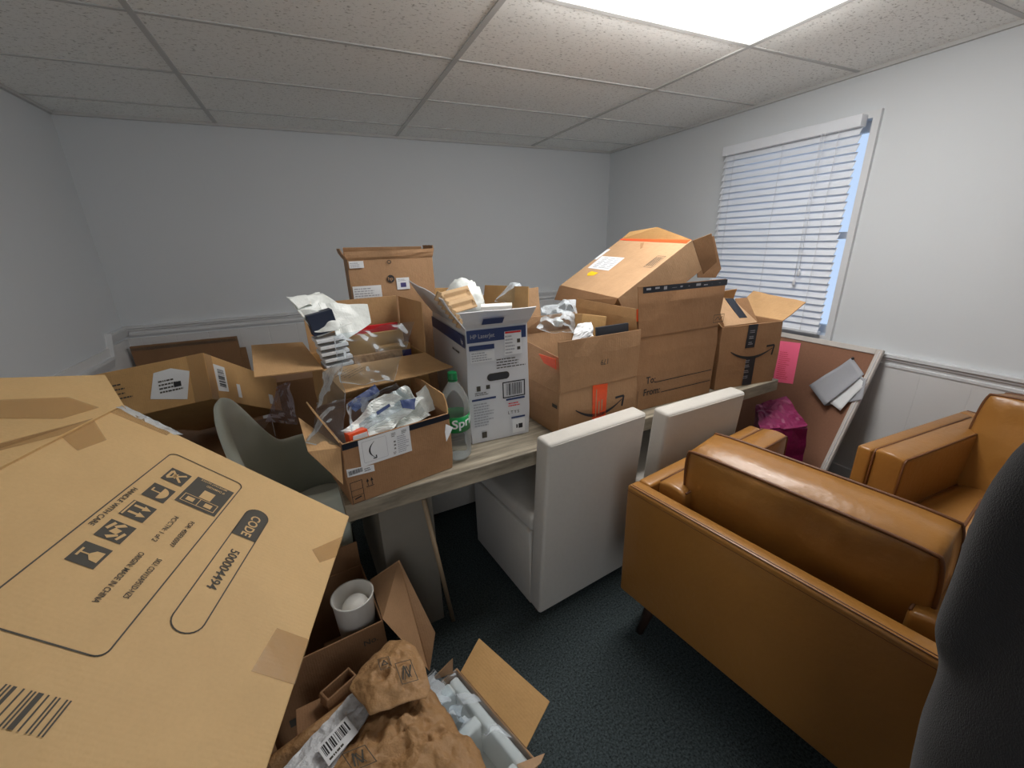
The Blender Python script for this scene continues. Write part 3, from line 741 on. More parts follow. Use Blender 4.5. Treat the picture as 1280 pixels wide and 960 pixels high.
# packing tape: over the crease, over the flap and at the lower edge
def tape(face, pts, name='packing_tape'): return sticker(face, pts, 'tape', name, .0008)
tape(F, [fb(.15, .546), fb(.165, .51), fb(.11, .50), fb(.075, .546)])
tape(F2, [(.075, -.001), (.15, -.001), (.50, -.13), (.60, -.165), (.60, -.10), (.30, -.05)])
tape(F2, [(.03, -.02), (.10, -.035), (.16, -.12), (.10, -.15), (.02, -.08)])
tape(F, [fb(.08, .0), fb(.16, .055), fb(.185, .03), fb(.15, .0)]); tape(F, [fb(.36, .0), fb(.36, .06), fb(.44, .07), fb(.44, .0)])
tape(F, [fb(.0, .547), fb(-.002, .44), fb(.02, .44), fb(.03, .547)])
crumple_sheet('packing_tape', [F.at(-.006, -.55, .004), F.at(-.006, -.42, .003), F.at(.012, -.43, .003), F.at(.012, -.55, .004)], 14, 3, .003, 40, 'film2', bg, .0006, 3)

# what the big carton leans on: a closed box and a bin-like carton, both almost hidden below it
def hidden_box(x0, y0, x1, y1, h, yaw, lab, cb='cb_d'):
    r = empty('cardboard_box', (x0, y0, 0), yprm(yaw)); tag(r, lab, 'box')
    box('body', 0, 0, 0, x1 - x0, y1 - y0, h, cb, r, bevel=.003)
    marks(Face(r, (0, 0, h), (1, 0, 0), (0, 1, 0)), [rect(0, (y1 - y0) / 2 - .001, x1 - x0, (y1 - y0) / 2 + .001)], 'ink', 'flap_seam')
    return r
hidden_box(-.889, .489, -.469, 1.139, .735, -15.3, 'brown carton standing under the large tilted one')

# ================================================================== CARTONS ON THE TABLE
# A: open smile-label carton at the table's near left corner
A, FA, fl = carton('cardboard_box', 'open brown carton at the table corner, white smile label, full of plastic mailers', (-.008, 1.185, TZ), (12.5,), .348, .30, .207, 'cb_a',
    {'right': (12, .06, .075, .02, .01, 'in'), 'back': (-4, .03, .03)}, seed=1)
f = FA['front']
marks(f, [rect(-.002, .188, .350, .2068)], 'blacktape', 'black_tape', .0007)
lb = sticker(f, [(.045, .205), (.205, .207), (.206, .118), (.043, .118)], 'paper', 'shipping_label')
marks(f, ring_path(rrect(.054, .128, .128, .197, .004), .0008), 'paperg', 'label_outline', .0016)
smile(Face(A, f.at(.093, .162), (0, 0, -1), (1, 0, 0)), -.028, -.002, .026, -.004, .016, .0045, 'black', head=True)
for (a, c, b_, d) in ((.145, .185, .16, .2), (.178, .187, .196, .2), (.15, .14, .157, .175), (.145, .125, .155, .135)): textlines(f, a, c, b_, d, 3, 'ink', seed=3, off=.0018)
textlines(f, .162, .125, .2, .185, 9, 'paperg', off=.0017)
sticker(f, [(.0, .126), (.08, .114), (.08, .092), (.0, .10)], 'paper', 'barcode_label'); barcode(f, .004, .104, .045, .118, seed=8, off=.0018); textlines(f, .05, .1, .075, .113, 2, 'ink', off=.0018)
marks(f, ring_path(rect(.003, .006, .038, .078), .0016) + line_quads([(.003, .05), (.038, .05)], .0014) + line_quads([(.003, .03), (.038, .03)], .0014) + line_quads([(.01, .02), (.03, .024)], .004), 'black')
arrows_up(f, .05, .05, .026, 'black')
# left flap, drooping outward and torn
Pa = V3(-.03, 1.2, 0)
pl = [loc(A, V3(-.012, 1.20, .955)), loc(A, W(429, 606, 1, 1.165)), loc(A, W(385, 565, 1, 1.20)), loc(A, W(373, 522, 1, 1.33)), loc(A, V3(-.075, 1.46, .965))]
poly_slab('flap', [pl[0], pl[1], pl[2], pl[3]], .004, 'cb_in', A)
poly_slab('flap', [V3(.0, .02, .205), V3(.0, .25, .205), V3(-.03, .24, .275), V3(-.035, .12, .28)], .004, 'cb_in', A)

# P: tall white printed carton
P, FP, flP = carton('cardboard_box', 'tall white carton with blue bands, barcode and oval hand hole', (.454, 1.394, TZ), (-1.2,), .244, .50, .456, 'white_print',
    {'front': (42, .075, .075, -.03, -.02), 'left': (38, .17, .13, .02, .0), 'right': (14, .13, .10, .02, .02, 'in'), 'back': (2, .09, .10, .02, .02, 'in')}, seed=2, inside='cb_b')
f = FP['front']
marks(f, [rect(.002, .403, .236, .449)], 'navy', 'blue_band'); marks(f, [rect(.008, .374, .106, .392)], 'navy', 'blue_band')
text(f, 'HP LaserJet', .014, .418, .022, 'paperg', sx=.9, off=.0014)
marks(f, [rect(.012, .328, .106, .370)], 'paper', 'data_panel', .001); textlines(f, .016, .332, .095, .368, 4, 'paperg', off=.0016)
sticker(f, [(.148, .432), (.216, .432), (.218, .342), (.146, .342)], 'paper', 'sticker'); marks(f, [rect(.15, .424, .214, .431)], 'redp', 'red_stripe', .0016)
textlines(f, .15, .345, .19, .42, 6, 'paperg', off=.0016); marks(f, [rect(.198, .385, .211, .40), rect(.198, .358, .211, .37)], 'ink', 'printed_marks', .0016)
textlines(f, .112, .292, .232, .335, 4, 'ink', off=.0012, fill=.35)
marks(f, [rrect(.072, .249, .163, .279, .0145)], 'ink', 'hand_hole'); marks(f, [rrect(.076, .252, .159, .275, .011)], 'darkg', 'hand_hole_flap', .0015)
marks(f, [rect(.028, .216, .044, .236), rect(.066, .22, .082, .236)], 'ink'); textlines(f, .02, .198, .09, .212, 2, 'ink', off=.0012)
marks(f, ring_path(rect(.135, .172, .226, .234), .0045), 'black', 'barcode_frame'); barcode(f, .148, .18, .214, .228, n=14, seed=4)
marks(f, [rect(.007, .178, .104, .186), rect(.146, .158, .226, .166), rect(.166, .078, .226, .085)], 'navy', 'blue_band')
textlines(f, .012, .07, .095, .17, 9, 'paperg', off=.0012); marks(f, [rect(.04, .02, .06, .045)], 'ink')
textlines(f, .155, .13, .22, .15, 2, 'redp', off=.0012); text(f, 'L T Y S', .152, .10, .018, 'ink', sx=.9); marks(f, [rect(.17, .015, .224, .074)], 'paper', 'data_panel', .001); marks(f, [rect(.186, .034, .192, .05), rect(.196, .032, .214, .052)], 'black', off=.0016)
f = FP['left']     # u runs back -> front
marks(f, [rect(.0, .385, .50, .432)], 'navy', 'blue_band'); text(f, 'hp', .455, .397, .026, 'paper', off=.0014); textlines(f, .33, .345, .47, .362, 1, 'ink', off=.0012)
a0, e, dr, fo = flP['front']
ff = Face(P, a0 + e.cross(dr) * .0 , e, dr); ff.N = -ff.N if ff.N.y > 0 else ff.N
marks(ff, [rect(.05, .03, .13, .062)], 'navy', 'blue_band', .012)

# M: brown carton with orange tape
Mb, FM, flM = carton('cardboard_box', 'brown carton with orange tape and smile arrow behind the nearest linen chair', (.785, 1.292, TZ), (3.7,), .400, .34, .187, 'cb_c',
    {'front': (1, .20, .198, -.006, -.016), 'left': (-6, .15, .13, .01, .03), 'right': (4, .17, .10, .01, .06, 'in')}, seed=3)
f = FM['front']
smile(f, .075, .10, .318, .10, .045, .013, 'blacktape', True); sticker(f, [(.158, .19), (.235, .185), (.232, .03), (.162, .03)], 'orange', 'orange_tape')
marks(f, [rect(.19, .06, .197, .115), rect(.205, .07, .212, .12), rect(.175, .05, .18, .17)], 'cb_e', 'tape_wear', .002)
a0, e, dr, fo = flM['front']; ff = Face(Mb, a0, e, dr); ff.O += V3(0, -.014, 0)
text(ff, '179', .225, .108, .032, 'ink', ang=180, sx=.9)
poly_slab('packing_tape', [V3(-.006, .02, .32), V3(-.006, .14, .315), V3(-.006, .10, .285), V3(-.006, .015, .28)], .002, 'orange', Mb)
marks(Face(Mb, (-.0065, .34, 0), (0, -1, 0), (0, 0, 1)), [rect(.335 - .02 * k * 0, .12 + .03 * k, .30, .135 + .03 * k) for k in range(1)], 'ink')
# T: To / From carton
Tb, FT, flT = carton('cardboard_box', 'wide brown carton printed To and From, black tape along its raised flap', (1.205, 1.35, TZ), (2.0,), .500, .46, .343, 'cb_a',
    {'front': (0, .213, .213, -.012, -.026), 'right': (8, .15, .20, .01, .12, 'in'), 'left': (6, .12, .12, .01, .02, 'in')}, seed=4)
f = FT['front']; text(f, 'To:', .062, .126, .046, 'black', sx=.9, bold=.012); text(f, 'From:', .050, .070, .046, 'black', sx=.92, bold=.012)
marks(f, line_quads([(.115, .125), (.488, .125)], .0035) + line_quads([(.158, .070), (.486, .070)], .0035), 'black', 'address_lines')
marks(f, line_quads([(.018, .01), (.018, .10)], .002), 'ink')
a0, e, dr, fo = flT['front']; ff = Face(Tb, a0, e, dr); ff.O += V3(0, -.0145, 0)
marks(ff, ring_path(rect(.44, .02, .51, .055), .0022) + line_quads([(.45, .03), (.47, .045), (.48, .03), (.50, .045)], .003), 'ink', 'printed_box')
sticker(ff, [(-.006, .188), (.500, .188), (.500, .214), (-.008, .214)], 'blacktape', 'black_tape')
rnd = random.Random(5); marks(ff, [rect(x, .196 + rnd.random() * .006, x + rnd.uniform(.008, .03), .2 + rnd.random() * .01) for x in [.01 + .048 * k for k in range(10)]], 'paperg', 'tape_print', .0018)
# S: smile carton at the right end
S, FS, flS = carton('cardboard_box', 'brown carton with black smile arrow and black tape at the right table end', (1.756, 1.381, TZ), (-6.2,), .389, .34, .324, 'cb_a',
    {'right': (62, .16, .20, .0, -.02, 'in'), 'left': (24, .17, .15, .02, .13, 'in'), 'back': (-12, .14, .12, .02, .1, 'in')}, seed=6)
f = FS['front']
sticker(f, [(.160, .324), (.219, .324), (.216, .205), (.156, .205)], 'blacktape', 'black_tape'); sticker(f, [(.177, .149), (.237, .149), (.236, .004), (.176, .004)], 'blacktape', 'black_tape')
smile(f, .067, .194, .340, .188, .040, .014, 'black', True)
for v in (.22, .25, .28, .04, .07, .1, .125): textlines(f, .172, v, .205, v + .018, 2, 'paperg', off=.0016, seed=int(v * 100))
poly_slab('flap', [V3(.03, .02, .322), V3(.25, .03, .322), V3(.20, .16, .43), V3(.09, .16, .445)], .004, 'cb_e', S)
poly_slab('flap', [V3(.22, .10, .31), V3(.33, .10, .31), V3(.30, .16, .43), V3(.22, .16, .43)], .004, 'cb_a', S)
poly_slab('black_tape', [V3(.155, .055, .348), V3(.205, .055, .348), V3(.20, .154, .432), V3(.145, .154, .436)], .003, 'blacktape', S)

# R: carton tipped over on top
R_, FR, flR = carton('cardboard_box', 'tan carton tipped over on top of the heap, orange tape and white label', (1.311, 1.502, 1.093), (-2.6, 1.46, -31.4), .455, .535, .195, 'cb_e', {}, seed=7, openbox=False)
f = FR['top']; fN = Face(R_, (0, 0, .195), (1, 0, 0), (0, 1, 0))
sticker(fN, [(.172, .295), (.285, .297), (.285, .50), (.172, .49)], 'paper', 'shipping_label')
for v in (.31, .36, .42): textlines(Face(R_, fN.at(.28, v, 0), (0, 1, 0), (-1, 0, 0)), .0, .005, .05, .10, 7, 'paperg', off=.0018, seed=int(v * 100))
sticker(fN, [(.12, .36), (.145, .35), (.15, .42), (.13, .43), (.11, .41)], 'yellow', 'yellow_sticker')
sticker(fN, [(.25, .51), (.35, .505), (.35, .533), (.25, .533)], 'paper', 'packing_slip')
marks(fN, ring_path(rect(.23, .03, .32, .085), .0022) + [rect(.24, .04 + .012 * k, .31, .045 + .012 * k) for k in range(4)], 'ink', 'printed_box')
sticker(fN, [(.425, .005), (.453, .005), (.453, .533), (.44, .533)], 'orange', 'orange_tape'); sticker(fN, [(.37, .27), (.38, .265), (.425, .30), (.415, .32)], 'cb_a', 'tape_patch')
sticker(Face(R_, (0, 0, 0), (1, 0, 0), (0, 0, 1)), [(.03, .035), (.10, .035), (.085, .085), (.03, .09)], 'orange', 'orange_tape'); sticker(Face(R_, (0, 0, 0), (1, 0, 0), (0, 0, 1)), [(.24, .045), (.28, .04), (.275, .075), (.25, .075)], 'orange', 'orange_tape')
for v in [c for c in R_.children if c.name.startswith('body')][0].data.vertices:
    if v.co.z < .01: v.co.z = .034
# flaps of R: low lip and the open upper end
poly_slab('flap', [V3(-.002, .0, .193), V3(-.002, .535, .193), V3(-.06, .56, .135), V3(-.02, .02, .165)], .004, 'cb_c', R_)
poly_slab('flap', [V3(.456, .0, .193), V3(.456, .53, .193), V3(.50, .50, .21), V3(.50, .26, .235)], .004, 'cb_b', R_)
poly_slab('flap', [V3(.456, .001, .19), V3(.456, .001, .01), V3(.53, -.02, .03), V3(.545, -.02, .17)], .004, 'cb_d', R_)
pl = [loc(R_, W(px, py, 1, 1.56)) for px, py in ((869, 304), (892, 295), (901, 336), (894, 347), (872, 347))]
poly_slab('flap', pl, .005, 'cb_d', R_)

# B: carton with the folders
B, FB, flB = carton('cardboard_box', 'open carton with red folder and white bag, wide flaps spread in front', (-.028, 1.555, TZ), (8,), .385, .30, .335, 'cb_b',
    {'front': (108, .175, .15, .03, -.05, 'in'), 'right': (4, .20, .20, .0, .03, 'in'), 'back': (2, .20, .20, .0, .0, 'in')}, seed=8)
poly_slab('flap', [loc(B, p) for p in (W(404, 462, 1, 1.56), W(318, 472, 1, 1.52), W(314, 432, 1, 1.76), W(378, 428, 1, 1.83))], .004, 'cb_in', B)
textlines(Face(B, (.02, -.135, .333), (.7, .7, 0), (-.7, .7, 0)), .0, -.05, .13, .05, 6, 'ink', off=.006, fill=.2)

# HP: tall carton standing behind
H, FH, flH = carton('cardboard_box', 'tall brown carton with round HP logo standing by the back wall side', (.135, 1.98, TZ), (.8,), .375, .18, .69, 'cb_c',
    {'front': (35, .03, .035, -.01, -.01), 'right': (20, .05, .05), 'left': (40, .05, .05), 'back': (5, .045, .05)}, seed=9)
f = FH['front']
sticker(f, rect(.006, .655, .066, .684), 'paper', 'label'); textlines(f, .01, .658, .06, .68, 3, 'paperg'); sticker(f, rect(.198, .552, .256, .604), 'paper', 'label')
marks(f, [rect(.215, .562, .24, .582)], 'purple', 'printed_marks', .0016); textlines(f, .205, .588, .25, .6, 2, 'paperg', off=.0016)
sticker(f, rect(.006, .50, .128, .578), 'paper', 'label'); textlines(f, .012, .51, .12, .572, 6, 'paperg', off=.0016)
marks(f, [[(.174 + .017 * math.cos(rad(t)), .602 + .017 * math.sin(rad(t))) for t in range(0, 360, 12)]], 'black', 'logo_disc')
text(f, 'hp', .1605, .596, .022, 'cb_c', sx=1.1, off=.0018, bold=.015); marks(f, ring_path([(.175 + .008 * math.cos(rad(t)), .675 + .007 * math.sin(rad(t))) for t in range(0, 360, 30)], .003), 'ink')

# L: long tan carton behind the big one
Lr = empty('cardboard_box', (-.837, 1.9, .917), yprm(-14.0, -25.9, -8.7)); tag(Lr, 'long golden carton with two white labels lying behind the large one', 'box')
box('body', 0, 0, 0, .418, .70, .185, 'cb_b', Lr, bevel=.003)
f = Face(Lr, (0, 0, 0), (1, 0, 0), (0, 0, 1))
sticker(f, [(.215, .05), (.335, .02), (.36, .125), (.30, .15), (.24, .145)], 'paper', 'shipping_label'); textlines(f, .25, .06, .33, .115, 4, 'ink', off=.0016); marks(f, [rect(.30, .075, .325, .095)], 'black', off=.002)
textlines(f, .07, .07, .16, .14, 4, 'ink', off=.001, fill=.3)
f = Face(Lr, (.418, 0, 0), (0, 1, 0), (0, 0, 1)); sticker(f, [(.06, .04), (.14, .045), (.14, .15), (.055, .15)], 'paper', 'shipping_label'); barcode(f, .075, .06, .125, .135, vert=True, n=12, off=.0018)
sticker(f, rect(.22, .03, .25, .09), 'paper', 'label'); sticker(f, rect(.55, .03, .60, .08), 'paper', 'label')
tape(Face(Lr, (.36, -.0005, 0), (1, 0, 0), (0, 0, 1)), rect(0, 0, .058, .185)); tape(Face(Lr, (.4185, 0, 0), (0, 1, 0), (0, 0, 1)), rect(0, 0, .05, .185))
# below it: two stacked storage cartons in shadow
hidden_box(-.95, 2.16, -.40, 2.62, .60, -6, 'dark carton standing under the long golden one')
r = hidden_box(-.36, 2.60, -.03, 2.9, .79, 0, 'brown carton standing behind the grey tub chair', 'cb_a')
# panel against the back wall
pn = empty('flat_carton', (-1.25, 3.72, 0), yprm(0, 2, 0)); tag(pn, 'flattened dark brown carton leaning on the back wall below the rail', 'box')
box('panel', 0, -.012, 0, .64, .012, .89, 'cb_d', pn, bevel=.002); box('flap', .641, -.01, .02, .68, .006, .80, 'cb_d', pn)
crumple_sheet('packing_tape', [V3(.0, -.014, .88), V3(.64, -.014, .88), V3(.64, -.014, .86), V3(0, -.014, .86)], 20, 1, .001, 30, 'film', pn, .0005, 2)

# ================================================================== THINGS IN THE CARTONS
def single(name, lab, cat, o, group=None): tag(o, lab, cat, group); o.name = name; return o
def wbox(name, lab, cat, loc_, ypr, w, d, h, material, group=None, bevel=.002):
    o = box(name, 0, 0, 0, w, d, h, material, None, bevel=bevel); mm = yprm(*ypr).to_4x4(); mm.translation = Vector(loc_); o.matrix_world = mm; MW[o.name] = mm
    tag(o, lab, cat, group); return o
# in B
wbox('red_folder', 'bright red folder standing in the carton of folders', 'folder', (.055, 1.765, 1.00), (8, 0, 0), .235, .012, .20, 'redp')
wbox('kraft_folder', 'kraft folder standing just before the red one', 'folder', (.07, 1.725, .95), (8, 0, 0), .232, .02, .225, 'kraft2')
o = wbox('book', 'brown box-like book with purple panel, right side of the folder carton', 'book', (.178, 1.672, .80), (8, 0, 0), .135, .034, .33, 'kraft2')
fx = Face(o, (0, -.0005, 0), (1, 0, 0), (0, 0, 1)); marks(fx, [rect(.015, .245, .135, .305)], 'purple', 'printed_panel'); text(fx, 'ula', .07, .262, .035, 'paper', off=.0016); marks(fx, [rect(.01, .235, .13, .238), rect(.01, .20, .13, .203), rect(.01, .17, .13, .173)], 'ink')
wbox('cardboard_envelope', 'kraft envelope lying at the front of the folder carton', 'envelope', (.085, 1.606, .93), (8, -6, 0), .19, .018, .19, 'kraft', bevel=.004)
o = wbox('navy_box', 'navy blue box leaning under the white bag', 'box', (-.036, 1.60, 1.212), (10, 0, -10), .088, .05, .075, 'navyd')
for k in range(5):
    o = wbox('striped_carton', ['topmost', 'second', 'third', 'fourth', 'lowest'][k] + ' of five grey white striped packs stacked at the left edge', 'pack', (-.030 + .004 * (k % 2) + .004 * k, 1.575, 1.185 - .024 * k), (10, 0, -3), .096, .10, .016, 'paper', 'striped packs stacked in the carton')
    marks(Face(o, (0, -.0003, 0), (1, 0, 0), (0, 0, 1)), [rect(.0, .0, .096, .005)], 'ink', 'stripe', .0006)
# white bag draped over the back left of B
wb = empty('plastic_bag', (-.02, 1.72, 1.1)); tag(wb, 'crumpled white plastic bag draped over the folder carton', 'bag')
def bagpts(lst, y): return [loc(wb, W(px, py, 1, yy)) for (px, py), yy in zip(lst, y)]
crumple_sheet('bag_body', bagpts([(360, 372), (402, 368), (452, 402), (398, 420)], (1.66, 1.80, 1.70, 1.60)), 26, 20, .010, 9, 'wbag', wb, .002, 4, ridge=False, sag=.03)
crumple_sheet('bag_fold', bagpts([(358, 372), (400, 366), (398, 380), (372, 386)], (1.67, 1.82, 1.78, 1.64)), 12, 8, .008, 20, 'wbag', wb, .002, 6)
crumple_sheet('bag_fold', bagpts([(398, 378), (458, 383), (462, 404), (425, 432)], (1.70, 1.74, 1.68, 1.60)), 20, 16, .010, 12, 'wbag', wb, .002, 8)
crumple_sheet('bag_fold', bagpts([(376, 386), (425, 395), (425, 414), (392, 416)], (1.64, 1.64, 1.59, 1.60)), 16, 14, .010, 14, 'wbag', wb, .002, 9)
# clear bag hanging over the front of B
cbg = empty('clear_bag', (.15, 1.5, 1.0)); tag(cbg, 'clear plastic bag hanging over the folder carton flap', 'bag')
def cb(lst, y): return [loc(cbg, W(px, py, 1, yy)) for (px, py), yy in zip(lst, y)]
crumple_sheet('bag_front', cb([(415, 420), (517, 402), (490, 478), (425, 480)], (1.5, 1.55, 1.42, 1.40)), 52, 40, .013, 14, 'film', cbg, .0006, 5, ridge=False)
crumple_sheet('bag_side', cb([(402, 462), (430, 455), (432, 560), (385, 555)], (1.45, 1.40, 1.20, 1.22)), 32, 44, .014, 14, 'film', cbg, .0006, 7, ridge=False)
for pts in ([(462, 425), (452, 440), (447, 455), (455, 468)], [(475, 425), (488, 412)], [(495, 432), (480, 446)], [(505, 412), (492, 452), (490, 475)], [(465, 420), (478, 432)]): pass
# in A: mailers
am = empty('plastic_mailers', (.12, 1.33, .93)); tag(am, 'white and blue plastic mailers heaped in the table corner carton', 'mailer')
def ap(lst, y): return [loc(am, W(px, py, 1, yy)) for (px, py), yy in zip(lst, y)]
crumple_sheet('mailer', ap([(425, 540), (480, 492), (530, 500), (475, 548)], (1.26, 1.34, 1.33, 1.25)), 20, 16, .014, 22, 'wbag', am, .002, 2, sag=.03)
crumple_sheet('mailer', ap([(470, 505), (505, 482), (538, 520), (500, 540)], (1.36, 1.38, 1.30, 1.28)), 18, 16, .012, 24, 'wbag', am, .002, 5, sag=.03)
crumple_sheet('mailer', ap([(520, 492), (535, 480), (545, 512), (528, 520)], (1.42, 1.42, 1.34, 1.32)), 8, 8, .006, 24, 'wbag', am, .002, 11)
crumple_sheet('inner_film', ap([(432, 505), (495, 480), (520, 500), (440, 548)], (1.30, 1.38, 1.32, 1.24)), 36, 28, .015, 18, 'film', am, .0006, 12, sag=.035, ridge=False)
crumple_sheet('mailer_print', ap([(434, 505), (468, 480), (475, 490), (445, 515)], (1.33, 1.39, 1.38, 1.32)), 10, 6, .006, 24, 'navy', am, .0012, 4)
marks_pts = [(500, 500), (520, 498), (518, 512), (503, 510)]
crumple_sheet('mailer_print', ap(marks_pts, (1.29, 1.31, 1.285, 1.28)), 6, 5, .003, 24, 'navy', am, .001, 4)
crumple_sheet('mailer_print', ap([(470, 515), (486, 505), (488, 508), (472, 519)], (1.26, 1.28, 1.275, 1.255)), 4, 3, .002, 24, 'navy', am, .001, 7)
o = wbox('small_orange_pack', 'small orange and white pack at the left of the mailers', 'pack', (.018, 1.218, .92), (20, -8, 0), .06, .035, .06, 'orange')
crumple_sheet('label', [V3(.005, -.002, .01), V3(.056, -.002, .01), V3(.056, -.002, .052), V3(.012, -.002, .052)], 6, 4, .001, 20, 'paper', o, .001)
# small white slip between carton and bottle
crumple = crumple_sheet('paper_slip', [W(557, 530, 1, 1.245), W(566, 534, 1, 1.25), W(558, 552, 1, 1.235), W(556, 540, 1, 1.24)], 3, 3, .001, 10, 'paper', None, .001); tag(crumple, 'small white paper slip sticking out beside the bottle', 'paper')

# bottle
bt = empty('soda_bottle', (.376, 1.331, TZ + .001)); tag(bt, 'clear two litre soda bottle with green cap and label on the table', 'bottle')
prof = [(.02, .004), (.036, .0), (.048, .012), (.051, .03), (.049, .055), (.052, .075), (.0525, .10), (.0505, .115), (.0505, .175), (.053, .185), (.053, .205), (.049, .228), (.036, .258), (.020, .283), (.0135, .292), (.0135, .306)]
bm = bmesh.new(); lathe(bm, prof, 40); mesh_obj('body', bm, 'pet', bt, smooth=True)
bm = bmesh.new(); lathe(bm, [(.0165, .300), (.0165, .322), (.015, .325)], 28); lathe(bm, [(.017, .293), (.017, .297)], 28); mesh_obj('cap', bm, 'green', bt)
bm = bmesh.new(); lathe(bm, [(.0512, .116), (.0512, .174)], 40, cap=False); lb = mesh_obj('label', bm, 'greenl', bt, smooth=True, solid=.0004)
me = text_mesh('Sprite', .050, .02)
for v in me.vertices:
    x, y = v.co.x, v.co.y; a = rad(-122) + x / .052; v.co = (.0522 * math.cos(a), .0522 * math.sin(a), .132 + y * .9 + x * .10)
me.materials.clear(); me.materials.append(M['paper']); o = bpy.data.objects.new('lettering', me); COL.objects.link(o); o.parent = lb

# in P
def inP(): pass
pb = blob('white_bag', (.548, 1.67, 1.27), (.074, .09, .10), yprm(10), .09, 2.6, 'wbag', None, 3); tag(pb, 'rounded white plastic bag on top in the tall white carton', 'bag')
pu = empty('pulp_tray', (.52, 1.47, 1.2)); tag(pu, 'ridged tan moulded pulp insert in the tall white carton', 'packaging')
bm = bmesh.new()
c0, c1, c2, c3 = [loc(pu, W(px, py, 1, y)) for (px, py), y in zip([(549, 366), (584, 357), (597, 383), (566, 392)], (1.46, 1.56, 1.50, 1.42))]
nx, ny = 12, 8; g = {}; nn = (c1 - c0).cross(c3 - c0).normalized()
for i in range(nx + 1):
    for j in range(ny + 1):
        s, t = i / nx, j / ny; p = (c0 * (1 - s) + c1 * s) * (1 - t) + (c3 * (1 - s) + c2 * s) * t
        g[i, j] = bm.verts.new(p + nn * (.012 if (j // 2) % 2 else 0) * (1 if i not in (0, nx) else 0))
for i in range(nx):
    for j in range(ny): bm.faces.new((g[i, j], g[i + 1, j], g[i + 1, j + 1], g[i, j + 1]))
mesh_obj('tray', bm, 'pulp', pu, solid=.006, bevel=.002)
bm = bmesh.new()
for k in range(7):
    t = k / 6; p = loc(pu, W(549 + 27 * t, 366 + 34 * t, 1, 1.45 - .035 * t)); bx(bm, -.008, -.008, -.03, .008, .008, .004, Matrix.Translation(p) @ Matrix.Rotation(rad(25), 4, 'Y'))
mesh_obj('ridges', bm, 'pulp', pu, bevel=.002)
o = poly_slab('foam_board', [W(601, 386, 1, 1.44), W(640, 384, 1, 1.44), W(640, 380, 1, 1.50), W(601, 382, 1, 1.50)], .012, 'foam'); tag(o, 'pale board lying across the top of the white carton', 'board')
o = crumple_sheet('clear_pouch', [W(618, 378, 1, 1.53), W(648, 378, 1, 1.53), W(651, 352, 1, 1.57), W(638, 354, 1, 1.59)], 32, 32, .010, 20, 'film', None, .0006, 9, sag=.03, ridge=False); tag(o, 'clear plastic pouch standing in the right of the white carton', 'bag')

# in M
o = wbox('small_carton', 'small tan carton poking out of the orange taped carton', 'box', (.94, 1.42, .99), (-8, -8, 10), .115, .08, .235, 'cb_b')
o = wbox('dark_board', 'dark grey board at the right in the orange taped carton', 'board', (1.00, 1.345, 1.02), (3.7, -6, 0), .17, .012, .155, 'darkg')
o = crumple_sheet('clear_wrap', [W(672, 412, 1, 1.52), W(722, 418, 1, 1.45), W(720, 372, 1, 1.60), W(676, 385, 1, 1.60)], 36, 32, .014, 16, 'film', None, .0006, 21, sag=.03, ridge=False); tag(o, 'clear plastic wrap rising from the orange taped carton', 'bag')
o = crumple_sheet('paper_wad', [W(714, 428, 1, 1.36), W(742, 420, 1, 1.36), W(738, 402, 1, 1.40), W(722, 404, 1, 1.40)], 10, 10, .008, 30, 'paper', None, .001, 13, sag=.01); tag(o, 'crumpled white paper beside the small tan carton', 'paper')
o = wbox('foam_scrap', 'scrap of white foam behind the small tan carton', 'foam', (.90, 1.50, 1.16), (20, 10, 5), .035, .03, .03, 'foam', bevel=.006)
# another open carton between the white one and the tipped one
carton('cardboard_box', 'pale brown carton behind the orange taped one, flap raised', (.80, 1.74, TZ), (2,), .355, .34, .33, 'cb_e', {'front': (20, .08, .08), 'back': (12, .17, .15), 'left': (15, .1, .1)}, seed=31)

# crumpled mauve film by the golden carton
o = crumple_sheet('clear_bag', [W(345, 480, 1, 1.95), W(362, 476, 1, 1.95), W(372, 530, 1, 1.88), W(335, 530, 1, 1.88)], 12, 16, .02, 16, 'filmv', None, .0006, 33, sag=.03); tag(o, 'dim purplish clear plastic bunched behind the grey tub chair', 'bag')

# ================================================================== PINBOARD and its papers
pbt, pbb = V3(2.80, 0, .872), V3(2.44, 0, .0)
slope = math.atan2(pbt.x - pbb.x, pbt.z - pbb.z); Lb = (pbt - pbb).length
cbR = Matrix.Rotation(slope, 3, 'Y')
cbd = empty('pinboard', (2.44, 1.165, .012), cbR); tag(cbd, 'brown cork pinboard in whitish frame leaning on the right wall', 'pinboard')
wy = 1.15
box('cork', 0, .03, .03, .012, wy - .03, Lb - .03, 'cork', cbd)
bm = bmesh.new()
for a in ((0, 0, .032, Lb), (wy - .032, 0, wy, Lb), (.032, 0, wy - .032, .032), (.032, Lb - .032, wy - .032, Lb)): bx(bm, -.008, a[0], a[1], .016, a[2], a[3])
mesh_obj('frame', bm, 'cframe', cbd, bevel=.003)
bm = bmesh.new()
for a in ((.012, .012, .016, Lb - .012), (wy - .016, .012, wy - .012, Lb - .012)): bx(bm, -.012, a[0], a[1], -.007, a[2], a[3])
mesh_obj('frame_bead', bm, 'wtrim', cbd)
Pc = MW['pinboard'] @ V3(-.003, 0, .1); Nc = cbR @ V3(-1, 0, 0)
def onb(px, py, off=.0): return WP(px, py, Pc + Nc * off, Nc)
o = poly_slab('pink_paper', [onb(975, 426), onb(1001, 429), onb(991, 480), onb(966, 477)], .001, 'pink'); tag(o, 'bright pink printed sheet pinned to the cork board', 'paper')
fc = Face(o, onb(967, 476, .0008), onb(991, 480) - onb(967, 476), onb(975, 426) - onb(967, 476)); textlines(fc, .012, .02, .085, .21, 14, 'redp', off=.0006, fill=.25)
